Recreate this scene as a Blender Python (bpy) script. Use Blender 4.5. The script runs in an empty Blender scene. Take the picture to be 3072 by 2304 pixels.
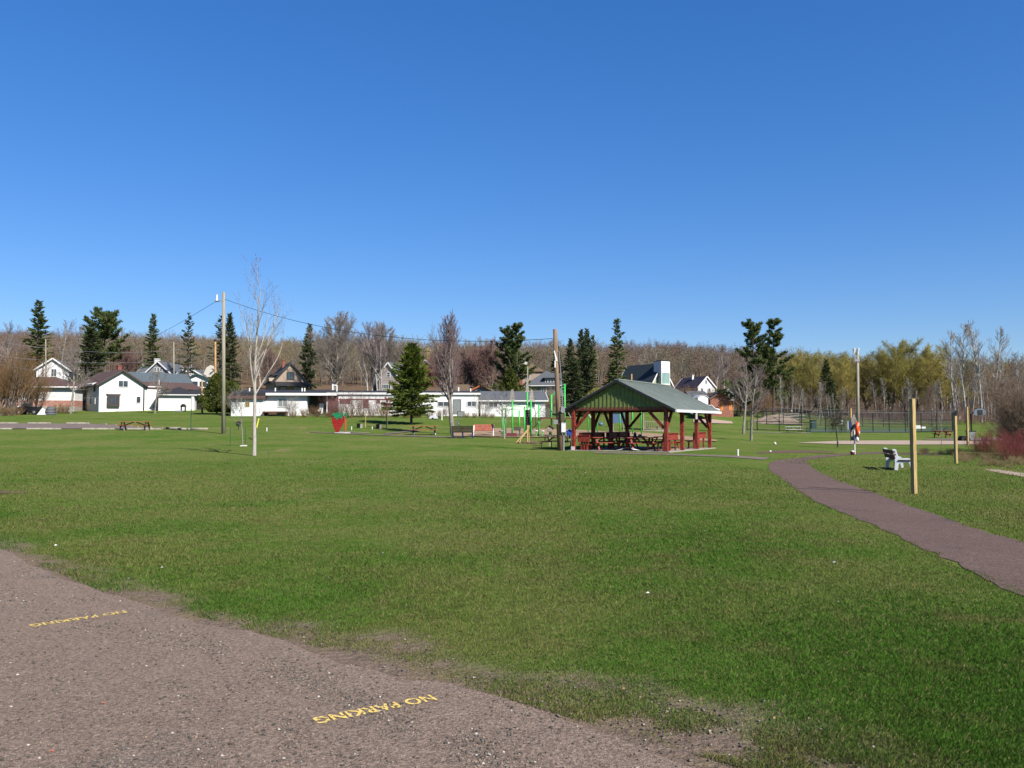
import bpy, math, random
import numpy as np
from mathutils import Vector, Matrix
R = math.radians
random.seed(7)
SC = bpy.context.scene
COL = SC.collection
# ------------------------------------------------------------------ camera model (metres; y runs away from the camera)
EYE = 1.6; FPX = 2484.0; HOR = 1271.0; CU, CV = 1536.0, 1152.0
PITCH = math.atan((HOR - CV) / FPX)
def W(U, V, d):
    xr = (U - CU) / FPX; yu = -(V - CV) / FPX
    fy = math.cos(PITCH) - yu * math.sin(PITCH); fz = math.sin(PITCH) + yu * math.cos(PITCH)
    s = d / fy
    return Vector((xr * s, d, EYE + fz * s))
def XU(U, d): return W(U, HOR, d).x
def zV(V, d): return W(CU, V, d).z
def G(U, V):
    """point of flat ground (z = 0) seen at a photo pixel"""
    d = EYE * FPX / (V - HOR)
    for _ in range(8):
        z = zV(V, d); d *= (EYE) / (EYE - z)
    return (XU(U, d), d)
# ------------------------------------------------------------------ terrain
_U = np.array([-600, 0, 700, 1150, 1600, 2000, 2300, 2700, 3072, 3700.])
_T = {20:[0]*10, 40:[0]*10,
 50:[.25,.25,.2,.12,.02,0,0,0,0,0], 60:[.6,.6,.55,.4,.15,0,0,0,0,0], 70:[1.,1.,.98,.65,.6,.25,0,0,0,0],
 75:[1.08,1.08,1.05,.8,.8,.45,.05,0,0,0], 88:[1.6,1.6,1.6,1.6,1.3,.75,.35,.12,.1,0], 100:[2.2,2.2,2.2,2.2,2.,1.2,.5,.4,.4,.3],
 110:[2.75,2.75,2.7,2.75,2.5,1.6,.6,.5,.7,.5], 125:[3.36,3.36,3.4,3.3,3.,2.1,1.2,.8,1.4,1.], 132:[3.9,3.9,3.9,3.8,3.6,3.6,2.4,1.3,1.6,1.2], 140:[4.5,4.5,4.5,4.3,4.4,4.6,3.4,1.8,1.9,1.5],
 160:[6.5,6.5,6.5,6,5.8,5,4,2.8,2.8,2.4], 200:[11,11,10.5,10,9.5,9.2,7,5,5,4], 300:[24,24,22,20,19,19,16,12,11,10],
 400:[35,35,32,29,29,29,26,21,20,19], 480:[38,38,34,31,31,31,28,23,22,20], 700:[30,30,27,25,25,25,23,19,18,17], 1600:[10]*10}
_D = np.array(sorted(_T)); _Z = np.array([_T[k] for k in sorted(_T)], float)
_lg = np.linspace(math.log(20), math.log(1600), 260); _ug = np.linspace(-1400, 4500, 120)
_tmp = np.array([np.interp(np.exp(_lg), _D, _Z[:, j]) for j in range(10)])
_F = np.array([np.interp(_ug, _U, _tmp[:, i]) for i in range(len(_lg))])
for _ in range(3):
    _F[1:-1] = (_F[:-2] + _F[1:-1] + _F[2:]) / 3
    _F[:, 1:-1] = (_F[:, :-2] + _F[:, 1:-1] + _F[:, 2:]) / 3
def gz_np(x, y):
    x = np.asarray(x, float); y = np.asarray(y, float)
    ys = np.maximum(y, 20.); U = np.clip(CU + FPX * x / ys, _ug[0], _ug[-1] - 1)
    a = (np.log(np.clip(ys, 20, 1590)) - _lg[0]) / (_lg[1] - _lg[0]); b = (U - _ug[0]) / (_ug[1] - _ug[0])
    i = np.minimum(a.astype(int), len(_lg) - 2); j = np.minimum(b.astype(int), len(_ug) - 2); a -= i; b -= j
    return (_F[i, j]*(1-a)*(1-b) + _F[i+1, j]*a*(1-b) + _F[i, j+1]*(1-a)*b + _F[i+1, j+1]*a*b)
def gz(x, y): return float(gz_np(x, y))
def at(U, d, dz=0):
    x = XU(U, d); return Vector((x, d, gz(x, d) + dz))
# ------------------------------------------------------------------ numpy value noise
_rn = np.random.RandomState(3).rand(256, 256)
def vnoise(x, y):
    xi = np.floor(x).astype(int); yi = np.floor(y).astype(int); fx = x - xi; fy = y - yi
    fx = fx*fx*(3-2*fx); fy = fy*fy*(3-2*fy)
    g = lambda a, b: _rn[a % 256, b % 256]
    return g(xi, yi)*(1-fx)*(1-fy) + g(xi+1, yi)*fx*(1-fy) + g(xi, yi+1)*(1-fx)*fy + g(xi+1, yi+1)*fx*fy
def fbm(x, y, o=3):
    s = 0; a = .5; t = 0
    for k in range(o):
        s = s + a * vnoise(x * 2**k + 17*k, y * 2**k + 31*k); t += a; a *= .5
    return s / t
# gravel edge: signed distance in metres, positive on the grass side
_EX = np.array([-60, -6.73, -3.95, -1.8, -.875, .118, 1.19, 4., 40.]); _EY = np.array([62., 10.9, 8.06, 6.36, 5.67, 4.81, 3.85, 1.5, -30.])
def edge_s(x, y): return (y - np.interp(x, _EX, _EY)) / 1.34
def dirt_np(x, y):
    "bare earth share of the lawn next to the gravel"
    s = edge_s(x, y); w = (.30 + .52 * fbm(x * .5 + 40, y * .5 + 9, 2)) * np.clip(.95 + .05 * x, .6, 1.15)
    k = np.clip((1.15 - s / w + 1.7 * (fbm(x * 2.3 + 5, y * 2.3, 4) - .5)) * 1.35, 0, 1)
    return np.where(s > 3.4, 0, np.where(s < -.05, 1, k))
def thin_np(x, y):
    "how far the grass is thinned out: tufts and a ragged fringe survive on the bare earth"
    s = edge_s(x, y); t = fbm(x * 3.1 + 3, y * 3.1, 3); fr = np.exp(-((s - .12) / .14) ** 2) * np.clip(fbm(x * 1.7 + 9, y * 1.7, 2) * 3.4 - 1.0, 0, 1)
    return np.clip(dirt_np(x, y) * (.97 - np.clip(t * 4.2 - 1.7, 0, .8) - .65 * fr), 0, .93)
# ------------------------------------------------------------------ materials
def new_mat(name):
    m = bpy.data.materials.new(name); m.use_nodes = True
    nt = m.node_tree; b = nt.nodes['Principled BSDF']; return m, nt, b
KA = .576; KL = .72   # overall albedo scales
def mat(name, c, rough=.7, var=.12, scale=6., metal=0., bump=0., bscale=None, spec=.3, c2=None, stretch=None):
    """principled with two octaves of colour variation in object-independent (world) space"""
    c = tuple(v*KA for v in c); c2 = tuple(v*KA for v in c2) if c2 else None
    m, nt, b = new_mat(name); N = nt.nodes; L = nt.links
    b.inputs['Roughness'].default_value = rough; b.inputs['Metallic'].default_value = metal
    b.inputs['Specular IOR Level'].default_value = spec
    tc = N.new('ShaderNodeTexCoord'); mp = N.new('ShaderNodeMapping'); L.new(tc.outputs['Object'], mp.inputs[0])
    if stretch: mp.inputs['Scale'].default_value = stretch
    n = N.new('ShaderNodeTexNoise'); n.inputs['Scale'].default_value = scale; n.inputs['Detail'].default_value = 5; L.new(mp.outputs[0], n.inputs['Vector'])
    mx = N.new('ShaderNodeMix'); mx.data_type = 'RGBA'
    lo = c2 if c2 else tuple(max(0, v * (1 - var * 2)) for v in c); hi = c if c2 else tuple(min(1, v * (1 + var)) for v in c)
    mx.inputs['A'].default_value = (*lo, 1); mx.inputs['B'].default_value = (*hi, 1)
    mr = N.new('ShaderNodeMapRange'); mr.inputs['From Min'].default_value = .3; mr.inputs['From Max'].default_value = .62
    L.new(n.outputs['Fac'], mr.inputs['Value']); L.new(mr.outputs[0], mx.inputs['Factor']); L.new(mx.outputs['Result'], b.inputs['Base Color'])
    if bump:
        n2 = N.new('ShaderNodeTexNoise'); n2.inputs['Scale'].default_value = bscale or scale * 5; n2.inputs['Detail'].default_value = 4; L.new(mp.outputs[0], n2.inputs['Vector'])
        bp = N.new('ShaderNodeBump'); bp.inputs['Strength'].default_value = bump; bp.inputs['Distance'].default_value = .02
        L.new(n2.outputs['Fac'], bp.inputs['Height']); L.new(bp.outputs[0], b.inputs['Normal'])
    return m
def siding(name, c, step=.18, var=.05, vertical=False, rough=.6):
    m = mat(name, c, rough, var, 1.5, bump=0); nt = m.node_tree; N = nt.nodes; L = nt.links; b = N['Principled BSDF']
    tc = N.new('ShaderNodeTexCoord'); sp = N.new('ShaderNodeSeparateXYZ'); L.new(tc.outputs['Object'], sp.inputs[0])
    d = N.new('ShaderNodeMath'); d.operation = 'DIVIDE'; L.new(sp.outputs['X' if vertical else 'Z'], d.inputs[0]); d.inputs[1].default_value = step
    f = N.new('ShaderNodeMath'); f.operation = 'FRACT'; L.new(d.outputs[0], f.inputs[0])
    bp = N.new('ShaderNodeBump'); bp.inputs['Strength'].default_value = .8; bp.inputs['Distance'].default_value = .025; bp.invert = True
    L.new(f.outputs[0], bp.inputs['Height']); L.new(bp.outputs[0], b.inputs['Normal'])
    return m
def leaf_mat(name, c1, c2, scale=1.2, trans=.25, attr=None):
    if c1: c1 = tuple(v*KL for v in c1); c2 = tuple(v*KL for v in c2)
    m, nt, b = new_mat(name); N = nt.nodes; L = nt.links
    b.inputs['Roughness'].default_value = .7; b.inputs['Specular IOR Level'].default_value = .05
    if attr:
        a = N.new('ShaderNodeAttribute'); a.attribute_name = attr; colout = a.outputs['Color']
    else:
        tc = N.new('ShaderNodeTexCoord'); n = N.new('ShaderNodeTexNoise'); n.inputs['Scale'].default_value = scale; n.inputs['Detail'].default_value = 6
        L.new(tc.outputs['Object'], n.inputs['Vector'])
        mr = N.new('ShaderNodeMapRange'); mr.inputs['From Min'].default_value = .35; mr.inputs['From Max'].default_value = .65; L.new(n.outputs['Fac'], mr.inputs['Value'])
        mx = N.new('ShaderNodeMix'); mx.data_type = 'RGBA'; mx.inputs['A'].default_value = (*c1, 1); mx.inputs['B'].default_value = (*c2, 1)
        L.new(mr.outputs[0], mx.inputs['Factor']); colout = mx.outputs['Result']
    L.new(colout, b.inputs['Base Color'])
    if trans:
        t = N.new('ShaderNodeBsdfTranslucent'); L.new(colout, t.inputs['Color'])
        ms = N.new('ShaderNodeMixShader'); ms.inputs[0].default_value = trans
        L.new(b.outputs[0], ms.inputs[1]); L.new(t.outputs[0], ms.inputs[2]); L.new(ms.outputs[0], N['Material Output'].inputs['Surface'])
    return m
M = {}
def mk(k, *a, **kw): M[k] = mat(k, *a, **kw); return M[k]
mk('white', (.95,.94,.91), .55, .05, 2.); mk('white_trim', (.95,.95,.93), .5, .03); mk('cream', (.70,.66,.56), .6, .05, 2)
mk('red_paint', (.29,.046,.028), .6, .3, 7, bump=.3); mk('red_table', (.33,.05,.03), .6, .3, 7, bump=.2); mk('red_brown', (.20,.05,.035), .6, .2)
mk('orange_wood', (.45,.13,.05), .6, .2, 8); mk('brown_wood', (.16,.085,.05), .75, .25, 8, bump=.3); mk('new_wood', (.62,.46,.20), .75, .16, 7, bump=.4, stretch=(5,5,.5), c2=(.34,.22,.08))
mk('pole_wood', (.42,.38,.29), .85, .22, 3, bump=.6, bscale=18, stretch=(3,3,.25), c2=(.27,.24,.17)); mk('pole_brown', (.33,.22,.14), .85, .3, 3, bump=.6, stretch=(3,3,.25), c2=(.17,.11,.07)); mk('pole_orange', (.52,.30,.12), .8, .2, 3)
mk('grey_metal', (.42,.43,.44), .4, .08, 4, metal=.4); mk('dark_metal', (.03,.033,.035), .45, .1); mk('black', (.015,.015,.017), .45, .1); mk('black_matte', (.022,.022,.022), .8, .2)
mk('play_green', (.07,.62,.10), .4, .08, 3); mk('topper', (.34,.31,.27), .6, .15, 8); mk('mulch', (.40,.27,.16), .95, .2, 14, bump=.8); mk('sand', (.50,.38,.28), .95, .12, 9, bump=.6)
mk('concrete', (.40,.365,.30), .9, .15, 4, bump=.4); mk('concrete_stop', (.45,.41,.33), .9, .18, 5, bump=.5); mk('asphalt_lot', (.22,.165,.135), .95, .14, 2.5, bump=.5)
mk('blue', (.03,.10,.46), .5, .1); mk('blue_panel', (.10,.17,.28), .4, .1); mk('navy', (.02,.04,.12), .5, .1); mk('yellow', (.75,.68,.06), .5, .08); mk('orange', (.85,.10,.015), .45, .08)
mk('roof_black', (.035,.035,.04), .8, .2, 8, bump=.4); mk('roof_grey', (.13,.14,.155), .8, .15, 8, bump=.4); mk('roof_blue', (.105,.135,.155), .7, .12, 6, bump=.3); mk('roof_brown', (.13,.075,.062), .85, .18, 8, bump=.4)
mk('roof_tan', (.17,.12,.075), .85, .2, 6); mk('roof_metal', (.305,.35,.31), .5, .06, 1.2, metal=.1); mk('roof_church', (.045,.065,.068), .75, .15, 6); mk('roof_purple', (.055,.045,.062), .7, .12, 6)
mk('tan_wall', (.43,.33,.25), .7, .06); mk('mauve_wall', (.47,.40,.39), .7, .1, 5); mk('grey_wall', (.26,.29,.29), .7, .1); mk('brick', (.42,.15,.10), .85, .25, 9, bump=.4, c2=(.55,.38,.32)); mk('brick_red', (.30,.10,.07), .85, .2, 12); mk('shed_brick', (.34,.14,.095), .85, .22, 6, bump=.3); mk('door_orange', (.68,.24,.05), .6, .15, 3)
mk('porch_dark', (.10,.095,.07), .8, .1); mk('maroon', (.16,.035,.045), .7, .15); mk('gold', (.55,.42,.13), .4, .15, 3); mk('church_wall', (.42,.47,.30), .7, .08); mk('tarp', (.75,.77,.75), .5, .08); mk('gable_green', (.065,.105,.042), .65, .12, 3)
mk('green_sheet', (.045,.09,.05), .7, .2); mk('board_grey', (.15,.20,.25), .5, .06); mk('dark_trim', (.085,.065,.06), .7, .15); mk('bark_pale', (.56,.51,.44), .9, .2, 6, bump=.5, c2=(.36,.32,.27), stretch=(3,3,.6)); mk('plastic_grey', (.72,.75,.80), .5, .06); mk('slat_brown', (.09,.035,.028), .7, .2, 10); mk('slat_olive', (.11,.10,.055), .75, .2, 10); mk('slat_red', (.40,.10,.055), .6, .18, 8)
mk('bark_grey', (.30,.27,.23), .9, .3, 6, bump=.6, stretch=(3,3,.6)); mk('bark_dark', (.105,.085,.068), .95, .3, 5); mk('bark_brown', (.16,.125,.10), .95, .3, 6); mk('bark_white', (.62,.60,.55), .8, .12, 3, c2=(.25,.23,.21), stretch=(1,1,2.5))
mk('twig_grey', (.29,.245,.21), .9, .15); mk('twig_brown', (.235,.165,.115), .9, .2); mk('twig_red', (.28,.165,.145), .9, .2); mk('twig_ochre', (.26,.15,.06), .9, .2); mk('twig_crimson', (.22,.05,.045), .85, .2); mk('twig_pale', (.36,.33,.29), .9, .15); mk('bud_red', (.22,.04,.035), .7, .2); mk('twig_mauve', (.27,.205,.195), .9, .2)
mk('dry_brush', (.27,.17,.08), .95, .25, 4); mk('straw', (.33,.25,.12), .95, .2, 4); mk('soil', (.16,.095,.06), 1, .3, 8, bump=.8); mk('rock', (.34,.31,.28), .9, .2, 6, bump=.5); mk('white_stone', (.72,.68,.58), .8, .1)
mk('green_post', (.03,.12,.06), .6, .1); mk('fence_black', (.012,.018,.018), .5, .1); mk('court_blue', (.10,.19,.25), .8, .1); mk('court_green', (.075,.13,.04), .8, .1); mk('bin_green', (.015,.07,.055), .6, .1); mk('berry_red', (.33,.006,.010), .45, .12, 6); mk('berry_red_sunlit', (.58,.10,.03), .45, .2, 5); mk('berry_leaf', (.02,.24,.10), .45, .2, 8); mk('berry_seed', (.75,.42,.15), .5, .05)
M['clap_white'] = siding('clap_white', (.90,.875,.82), .24, .02); M['clap_bright'] = siding('clap_bright', (.97,.97,.94), .3); M['clap_cool'] = siding('clap_cool', (.92,.93,.95)); M['board_green'] = siding('board_green', (.12,.165,.055), .0001); M['board_green'] = mat('board_green', (.20,.255,.075), .65, .12, 3)
def glass():
    m, nt, b = new_mat('window_glass'); b.inputs['Base Color'].default_value = (.035,.045,.055,1); b.inputs['Roughness'].default_value = .06; b.inputs['Specular IOR Level'].default_value = .6; return m
M['glass'] = glass()
M['glass_green'] = mat('glass_green', (.30,.46,.42), .15, .1, 1., spec=.6)
def mesh_screen():
    m, nt, b = new_mat('chain_link'); N = nt.nodes; L = nt.links; b.inputs['Base Color'].default_value = (.012,.016,.016,1); b.inputs['Roughness'].default_value = .5
    t = N.new('ShaderNodeBsdfTransparent'); ms = N.new('ShaderNodeMixShader'); ms.inputs[0].default_value = .2
    L.new(t.outputs[0], ms.inputs[1]); L.new(b.outputs[0], ms.inputs[2]); L.new(ms.outputs[0], N['Material Output'].inputs['Surface']); return m
M['chain'] = mesh_screen()
M['spruce'] = leaf_mat('spruce_needles', (.055,.082,.024), (.15,.19,.055), 1.0, .3); M['spruce_bright'] = leaf_mat('spruce_bright', (.07,.11,.02), (.20,.245,.045), .9, .35)
M['spruce_dark'] = leaf_mat('spruce_dark', (.046,.064,.030), (.12,.145,.06), 1.0, .3); M['pine'] = leaf_mat('pine_needles', (.06,.09,.03), (.17,.21,.07), .7, .3); M['cedar'] = leaf_mat('cedar_leaf', (.042,.062,.015), (.125,.14,.03), 1.5, .12)
M['willow'] = leaf_mat('willow_leaf', (.44,.37,.11), (.60,.52,.165), .5, .5); M['willow_green'] = leaf_mat('willow_green', (.32,.29,.085), (.48,.435,.125), .5, .5); M['vcol'] = leaf_mat('tinted_twigs', None, None, attr='Col', trans=0); M['blade'] = leaf_mat('grass_blade', None, None, attr='Col', trans=.25)
# ------------------------------------------------------------------ objects
def props(o, label=None, cat=None, group=None, kind=None):
    if label: o['label'] = label
    if cat: o['category'] = cat
    if group: o['group'] = group
    if kind: o['kind'] = kind
    return o
def thing(name, label, cat, loc=(0,0,0), rz=0, group=None, scale=1):
    o = bpy.data.objects.new(name, None); COL.objects.link(o); o.location = loc; o.rotation_euler = (0,0,rz); o.scale = (scale,)*3
    o.empty_display_size = .2
    return props(o, label, cat, group)
def link(name, me, parent=None):
    o = bpy.data.objects.new(name, me); COL.objects.link(o)
    if parent: o.parent = parent
    return o
def mesh_np(name, v, f, m=None, smooth=False, col=None):
    me = bpy.data.meshes.new(name); v = np.asarray(v, np.float32); f = np.asarray(f, np.int32); k = f.shape[1]
    me.vertices.add(len(v)); me.vertices.foreach_set('co', v.ravel())
    me.loops.add(f.size); me.loops.foreach_set('vertex_index', f.ravel())
    me.polygons.add(len(f)); me.polygons.foreach_set('loop_start', np.arange(0, f.size, k, dtype=np.int32))
    if smooth: me.polygons.foreach_set('use_smooth', np.ones(len(f), bool))
    me.update(calc_edges=True)
    if m: me.materials.append(m)
    if col is not None:
        a = me.attributes.new('Col', 'FLOAT_COLOR', 'POINT'); c = np.ones((len(v), 4), np.float32); c[:, :3] = col; a.data.foreach_set('color', c.ravel())
    return me
class MB:
    def __init__(s): s.v = []; s.f = []
    def add(s, vs, fs):
        b = len(s.v); s.v += [tuple(q) for q in vs]; s.f += [tuple(b + i for i in q) for q in fs]; return s
    def box(s, c, size, rz=0, rx=0, ry=0):
        x, y, z = (q / 2 for q in size); m = Matrix.Translation(c) @ Matrix.Rotation(rz, 4, 'Z') @ Matrix.Rotation(ry, 4, 'Y') @ Matrix.Rotation(rx, 4, 'X')
        vs = [m @ Vector(q) for q in ((-x,-y,-z),(x,-y,-z),(x,y,-z),(-x,y,-z),(-x,-y,z),(x,-y,z),(x,y,z),(-x,y,z))]
        return s.add(vs, [(0,3,2,1),(4,5,6,7),(0,1,5,4),(1,2,6,5),(2,3,7,6),(3,0,4,7)])
    def bb(s, x0, x1, y0, y1, z0, z1): return s.box(((x0+x1)/2,(y0+y1)/2,(z0+z1)/2), (abs(x1-x0),abs(y1-y0),abs(z1-z0)))
    def beam(s, p0, p1, w, h, up=(0,0,1)):
        p0 = Vector(p0); p1 = Vector(p1); d = (p1 - p0).normalized(); u = Vector(up)
        if abs(d.dot(u)) > .98: u = Vector((1,0,0))
        a = d.cross(u).normalized() * w / 2; b = a.cross(d).normalized() * h / 2
        vs = [p0-a-b, p0+a-b, p0+a+b, p0-a+b, p1-a-b, p1+a-b, p1+a+b, p1-a+b]
        return s.add(vs, [(0,3,2,1),(4,5,6,7),(0,1,5,4),(1,2,6,5),(2,3,7,6),(3,0,4,7)])
    def tube(s, p0, p1, r0, r1=None, n=10):
        p0 = Vector(p0); p1 = Vector(p1); r1 = r0 if r1 is None else r1; d = (p1 - p0).normalized(); u = Vector((0,0,1)) if abs(d.z) < .9 else Vector((1,0,0))
        a = d.cross(u).normalized(); b = d.cross(a)
        vs = [p0 + (a*math.cos(2*math.pi*i/n) + b*math.sin(2*math.pi*i/n)) * r0 for i in range(n)] + [p1 + (a*math.cos(2*math.pi*i/n) + b*math.sin(2*math.pi*i/n)) * r1 for i in range(n)]
        return s.add(vs, [(i, n+i, n+(i+1) % n, (i+1) % n) for i in range(n)] + [tuple(range(n)), tuple(range(2*n-1, n-1, -1))])
    def path(s, pts, r, n=6):
        for a, b in zip(pts, pts[1:]): s.tube(a, b, r, r, n)
        return s
    def prism(s, pts, axis, a, b):
        """outline pts (2D) pushed from a to b along axis; axis 'y': pts are (x,z); 'x': pts are (y,z); 'z': pts are (x,y)"""
        g = {'y': lambda p, t: (p[0], t, p[1]), 'x': lambda p, t: (t, p[0], p[1]), 'z': lambda p, t: (p[0], p[1], t)}[axis]; n = len(pts)
        return s.add([g(p, a) for p in pts] + [g(p, b) for p in pts], [tuple(range(n)), tuple(range(2*n-1, n-1, -1))] + [(i, n+i, n+(i+1) % n, (i+1) % n) for i in range(n)])
    def ball(s, c, r, n=8, k=6):
        rr = r if isinstance(r, (tuple, list)) else (r, r, r); vs = [(c[0], c[1], c[2]-rr[2])]; fs = []
        for j in range(1, k):
            t = math.pi * j / k - math.pi / 2
            vs += [(c[0]+rr[0]*math.cos(t)*math.cos(2*math.pi*i/n), c[1]+rr[1]*math.cos(t)*math.sin(2*math.pi*i/n), c[2]+rr[2]*math.sin(t)) for i in range(n)]
        vs.append((c[0], c[1], c[2]+rr[2])); top = len(vs)-1
        for i in range(n):
            q = (i+1) % n; fs.append((0, 1+q, 1+i)); fs.append((top, 1+(k-2)*n+i, 1+(k-2)*n+q))
            for j in range(k-2): fs.append((1+j*n+i, 1+j*n+q, 1+(j+1)*n+q, 1+(j+1)*n+i))
        return s.add(vs, fs)
    def build(s, name, m, parent=None, smooth=False, bevel=0):
        me = bpy.data.meshes.new(name); me.from_pydata(s.v, [], s.f)
        import bmesh
        bm = bmesh.new(); bm.from_mesh(me); bmesh.ops.recalc_face_normals(bm, faces=bm.faces[:]); bm.to_mesh(me); bm.free()
        me.materials.append(M[m] if isinstance(m, str) else m)
        if smooth: me.polygons.foreach_set('use_smooth', [True]*len(me.polygons))
        o = link(name, me, parent)
        if bevel:
            b = o.modifiers.new('bevel', 'BEVEL'); b.width = bevel; b.segments = 2; b.limit_method = 'ANGLE'
        return o
def strip(name, A, B, m, dz=.04, nu=60, nv=4, label=None, jit=0.):
    """draped sheet between two ground polylines (lists of xy)"""
    def res(P, n):
        P = np.array(P, float); s = np.r_[0, np.cumsum(np.hypot(*np.diff(P, axis=0).T))]; t = np.linspace(0, s[-1], n)
        return np.c_[np.interp(t, s, P[:, 0]), np.interp(t, s, P[:, 1])]
    a = res(A, nu); b = res(B, nu); vs = []
    if jit: i_ = np.arange(nu); a = a + ((fbm(i_*.45, i_*0+1., 3) - .5) * jit * 4)[:, None] * np.array([1, .4]); b = b + ((fbm(i_*.45, i_*0+7., 3) - .5) * jit * 4)[:, None] * np.array([1, .4])
    for j in range(nv):
        q = a + (b - a) * (j / (nv - 1)); vs.append(np.c_[q, gz_np(q[:, 0], q[:, 1]) + dz])
    v = np.concatenate(vs); f = [(j*nu+i, j*nu+i+1, (j+1)*nu+i+1, (j+1)*nu+i) for j in range(nv-1) for i in range(nu-1)]
    me = mesh_np(name, v, f, M[m] if isinstance(m, str) else m)
    o = link(name, me); props(o, label, None, None, 'structure')
    # normals up
    import bmesh
    bm = bmesh.new(); bm.from_mesh(me); 
    for fc in bm.faces:
        if fc.normal.z < 0: fc.normal_flip()
    bm.to_mesh(me); bm.free(); return o
# ------------------------------------------------------------------ plants
def nrm(a): return a / np.maximum(np.linalg.norm(a, axis=-1, keepdims=True), 1e-9)
def grow(seed, H, r0, start=.25, nk=(3,2,2), ang=(30,55), ratio=(.5,.55,.6), up=.12, wig=.13, ns=(12,6,4,3), lean=(0,0), taper=.25, droop=0, rmin=.004, topcut=1., stop=1.):
    """bare tree skeleton -> list of (p0, p1, r0, r1, level)"""
    rg = random.Random(seed); segs = []
    def br(p, d, L, r, lev):
        n = ns[min(lev, len(ns)-1)]; st = L / n
        for i in range(n):
            t = i / n; w = wig * (.5 if lev == 0 else 1)
            lift = up if lev > 0 else .05
            if droop and lev >= 2: lift = -droop
            d = (d + Vector((rg.gauss(0,w), rg.gauss(0,w), rg.gauss(0,w) + lift))).normalized()
            q = p + d * st; ra = max(rmin, r * (1 - (1-taper) * t)); rb = max(rmin * .7, r * (1 - (1-taper) * (i+1) / n))
            segs.append((p, q, ra, rb, lev)); p = q
            if lev < len(nk) and (lev > 0 or (i+1) / n >= start) and i < n:
                k = nk[lev]; k = int(k) + (rg.random() < k - int(k))
                for _ in range(k):
                    a = R(rg.uniform(*ang)); az = rg.uniform(0, 2*math.pi)
                    u = d.orthogonal().normalized(); u.rotate(Matrix.Rotation(az, 3, d)); nd = (d * math.cos(a) + u * math.sin(a)).normalized()
                    if lev == 0 and t > stop and rg.random() > .3: continue
                    if lev == 0: nl = H * ratio[0] * (1 - .75 * max(0, (t - start) / (1 - start + .01))) * rg.uniform(.7, 1.1)
                    else: nl = L * ratio[min(lev, len(ratio)-1)] * (1 - .5*t) * rg.uniform(.6, 1.15)
                    br(p, nd, nl, rb * rg.uniform(.5, .7), lev + 1)
    br(Vector((0,0,0)), Vector((lean[0], lean[1], 1)).normalized(), H * topcut, r0, 0)
    return segs
def seg_np(segs): return (np.array([s[0] for s in segs]), np.array([s[1] for s in segs]), np.array([s[2] for s in segs]), np.array([s[3] for s in segs]))
def tubes_np(P0, P1, r0, r1, n=3):
    d = nrm(P1 - P0); u = np.where(np.abs(d[:, 2:3]) < .9, np.array([[0,0,1.]]), np.array([[1.,0,0]])); a = nrm(np.cross(d, u)); b = np.cross(d, a)
    N = len(P0); vs = np.zeros((N, 2*n, 3))
    for i in range(n):
        o = a * math.cos(2*math.pi*i/n) + b * math.sin(2*math.pi*i/n); vs[:, i] = P0 + o * r0[:, None]; vs[:, n+i] = P1 + o * r1[:, None]
    base = (np.arange(N) * 2*n)[:, None]; f = np.concatenate([base + np.array([[i, n+i, n+(i+1) % n, (i+1) % n]]) for i in range(n)])
    return vs.reshape(-1, 3), f
def spikes_np(P0, P1, r, rs):
    d = nrm(P1 - P0); a = nrm(np.cross(d, rs.randn(*d.shape)))
    vs = np.stack([P0 - a*r[:, None], P0 + a*r[:, None], P1], 1); return vs.reshape(-1, 3), np.arange(len(P0)*3).reshape(-1, 3)
PROTO = {}
def bare_proto(key, split=1, sides=3, bark='bark_grey', twig='twig_grey', buds=None, leaves=None, thick=1., **kw):
    segs = grow(**kw); A = [s for s in segs if s[4] <= split]; B = [s for s in segs if s[4] > split]; out = []
    v, f = tubes_np(*seg_np(A), n=7); out.append(('trunk', mesh_np('trunk', v, f, M[bark], True)))
    P0, P1, a, b = seg_np(B); v, f = tubes_np(P0, P1, a*thick, b*thick, n=sides); out.append(('crown', mesh_np('crown', v, f, M[twig])))
    rs = np.random.RandomState(5)
    if buds:
        tip = np.array([s[1] for s in B if s[4] >= len(kw.get('nk', (3,2,2)))]); tip = tip[rs.rand(len(tip)) < buds[0]]; r = buds[1]
        o = np.array([[0,0,-1.3],[1,0,0],[0,1,0],[-1,0,0],[0,-1,0],[0,0,1.3]]) * r; v = (tip[:, None] + o[None]).reshape(-1, 3)
        f = np.concatenate([np.arange(len(tip))[:, None]*6 + np.array([q]) for q in ((0,2,1),(0,3,2),(0,4,3),(0,1,4),(5,1,2),(5,2,3),(5,3,4),(5,4,1))])
        out.append(('buds', mesh_np('buds', v, f, M[buds[2]])))
    if leaves:
        n, size, m = leaves; T = np.array([s[1] for s in B]); i = rs.randint(0, len(T), n); c = T[i] + rs.randn(n, 3) * size * 1.3
        e1 = nrm(rs.randn(n, 3)) ; e1[:, 2] -= .6; e1 = nrm(e1); e2 = nrm(np.cross(e1, rs.randn(n, 3))); s = size * rs.uniform(.5, 1.2, (n, 1))
        v = np.stack([c - e2*s*.25, c + e2*s*.25, c + e1*s*1.6], 1).reshape(-1, 3); out.append(('leaves', mesh_np('leaves', v, np.arange(n*3).reshape(-1, 3), M[m])))
    PROTO[key] = out; return out
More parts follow.
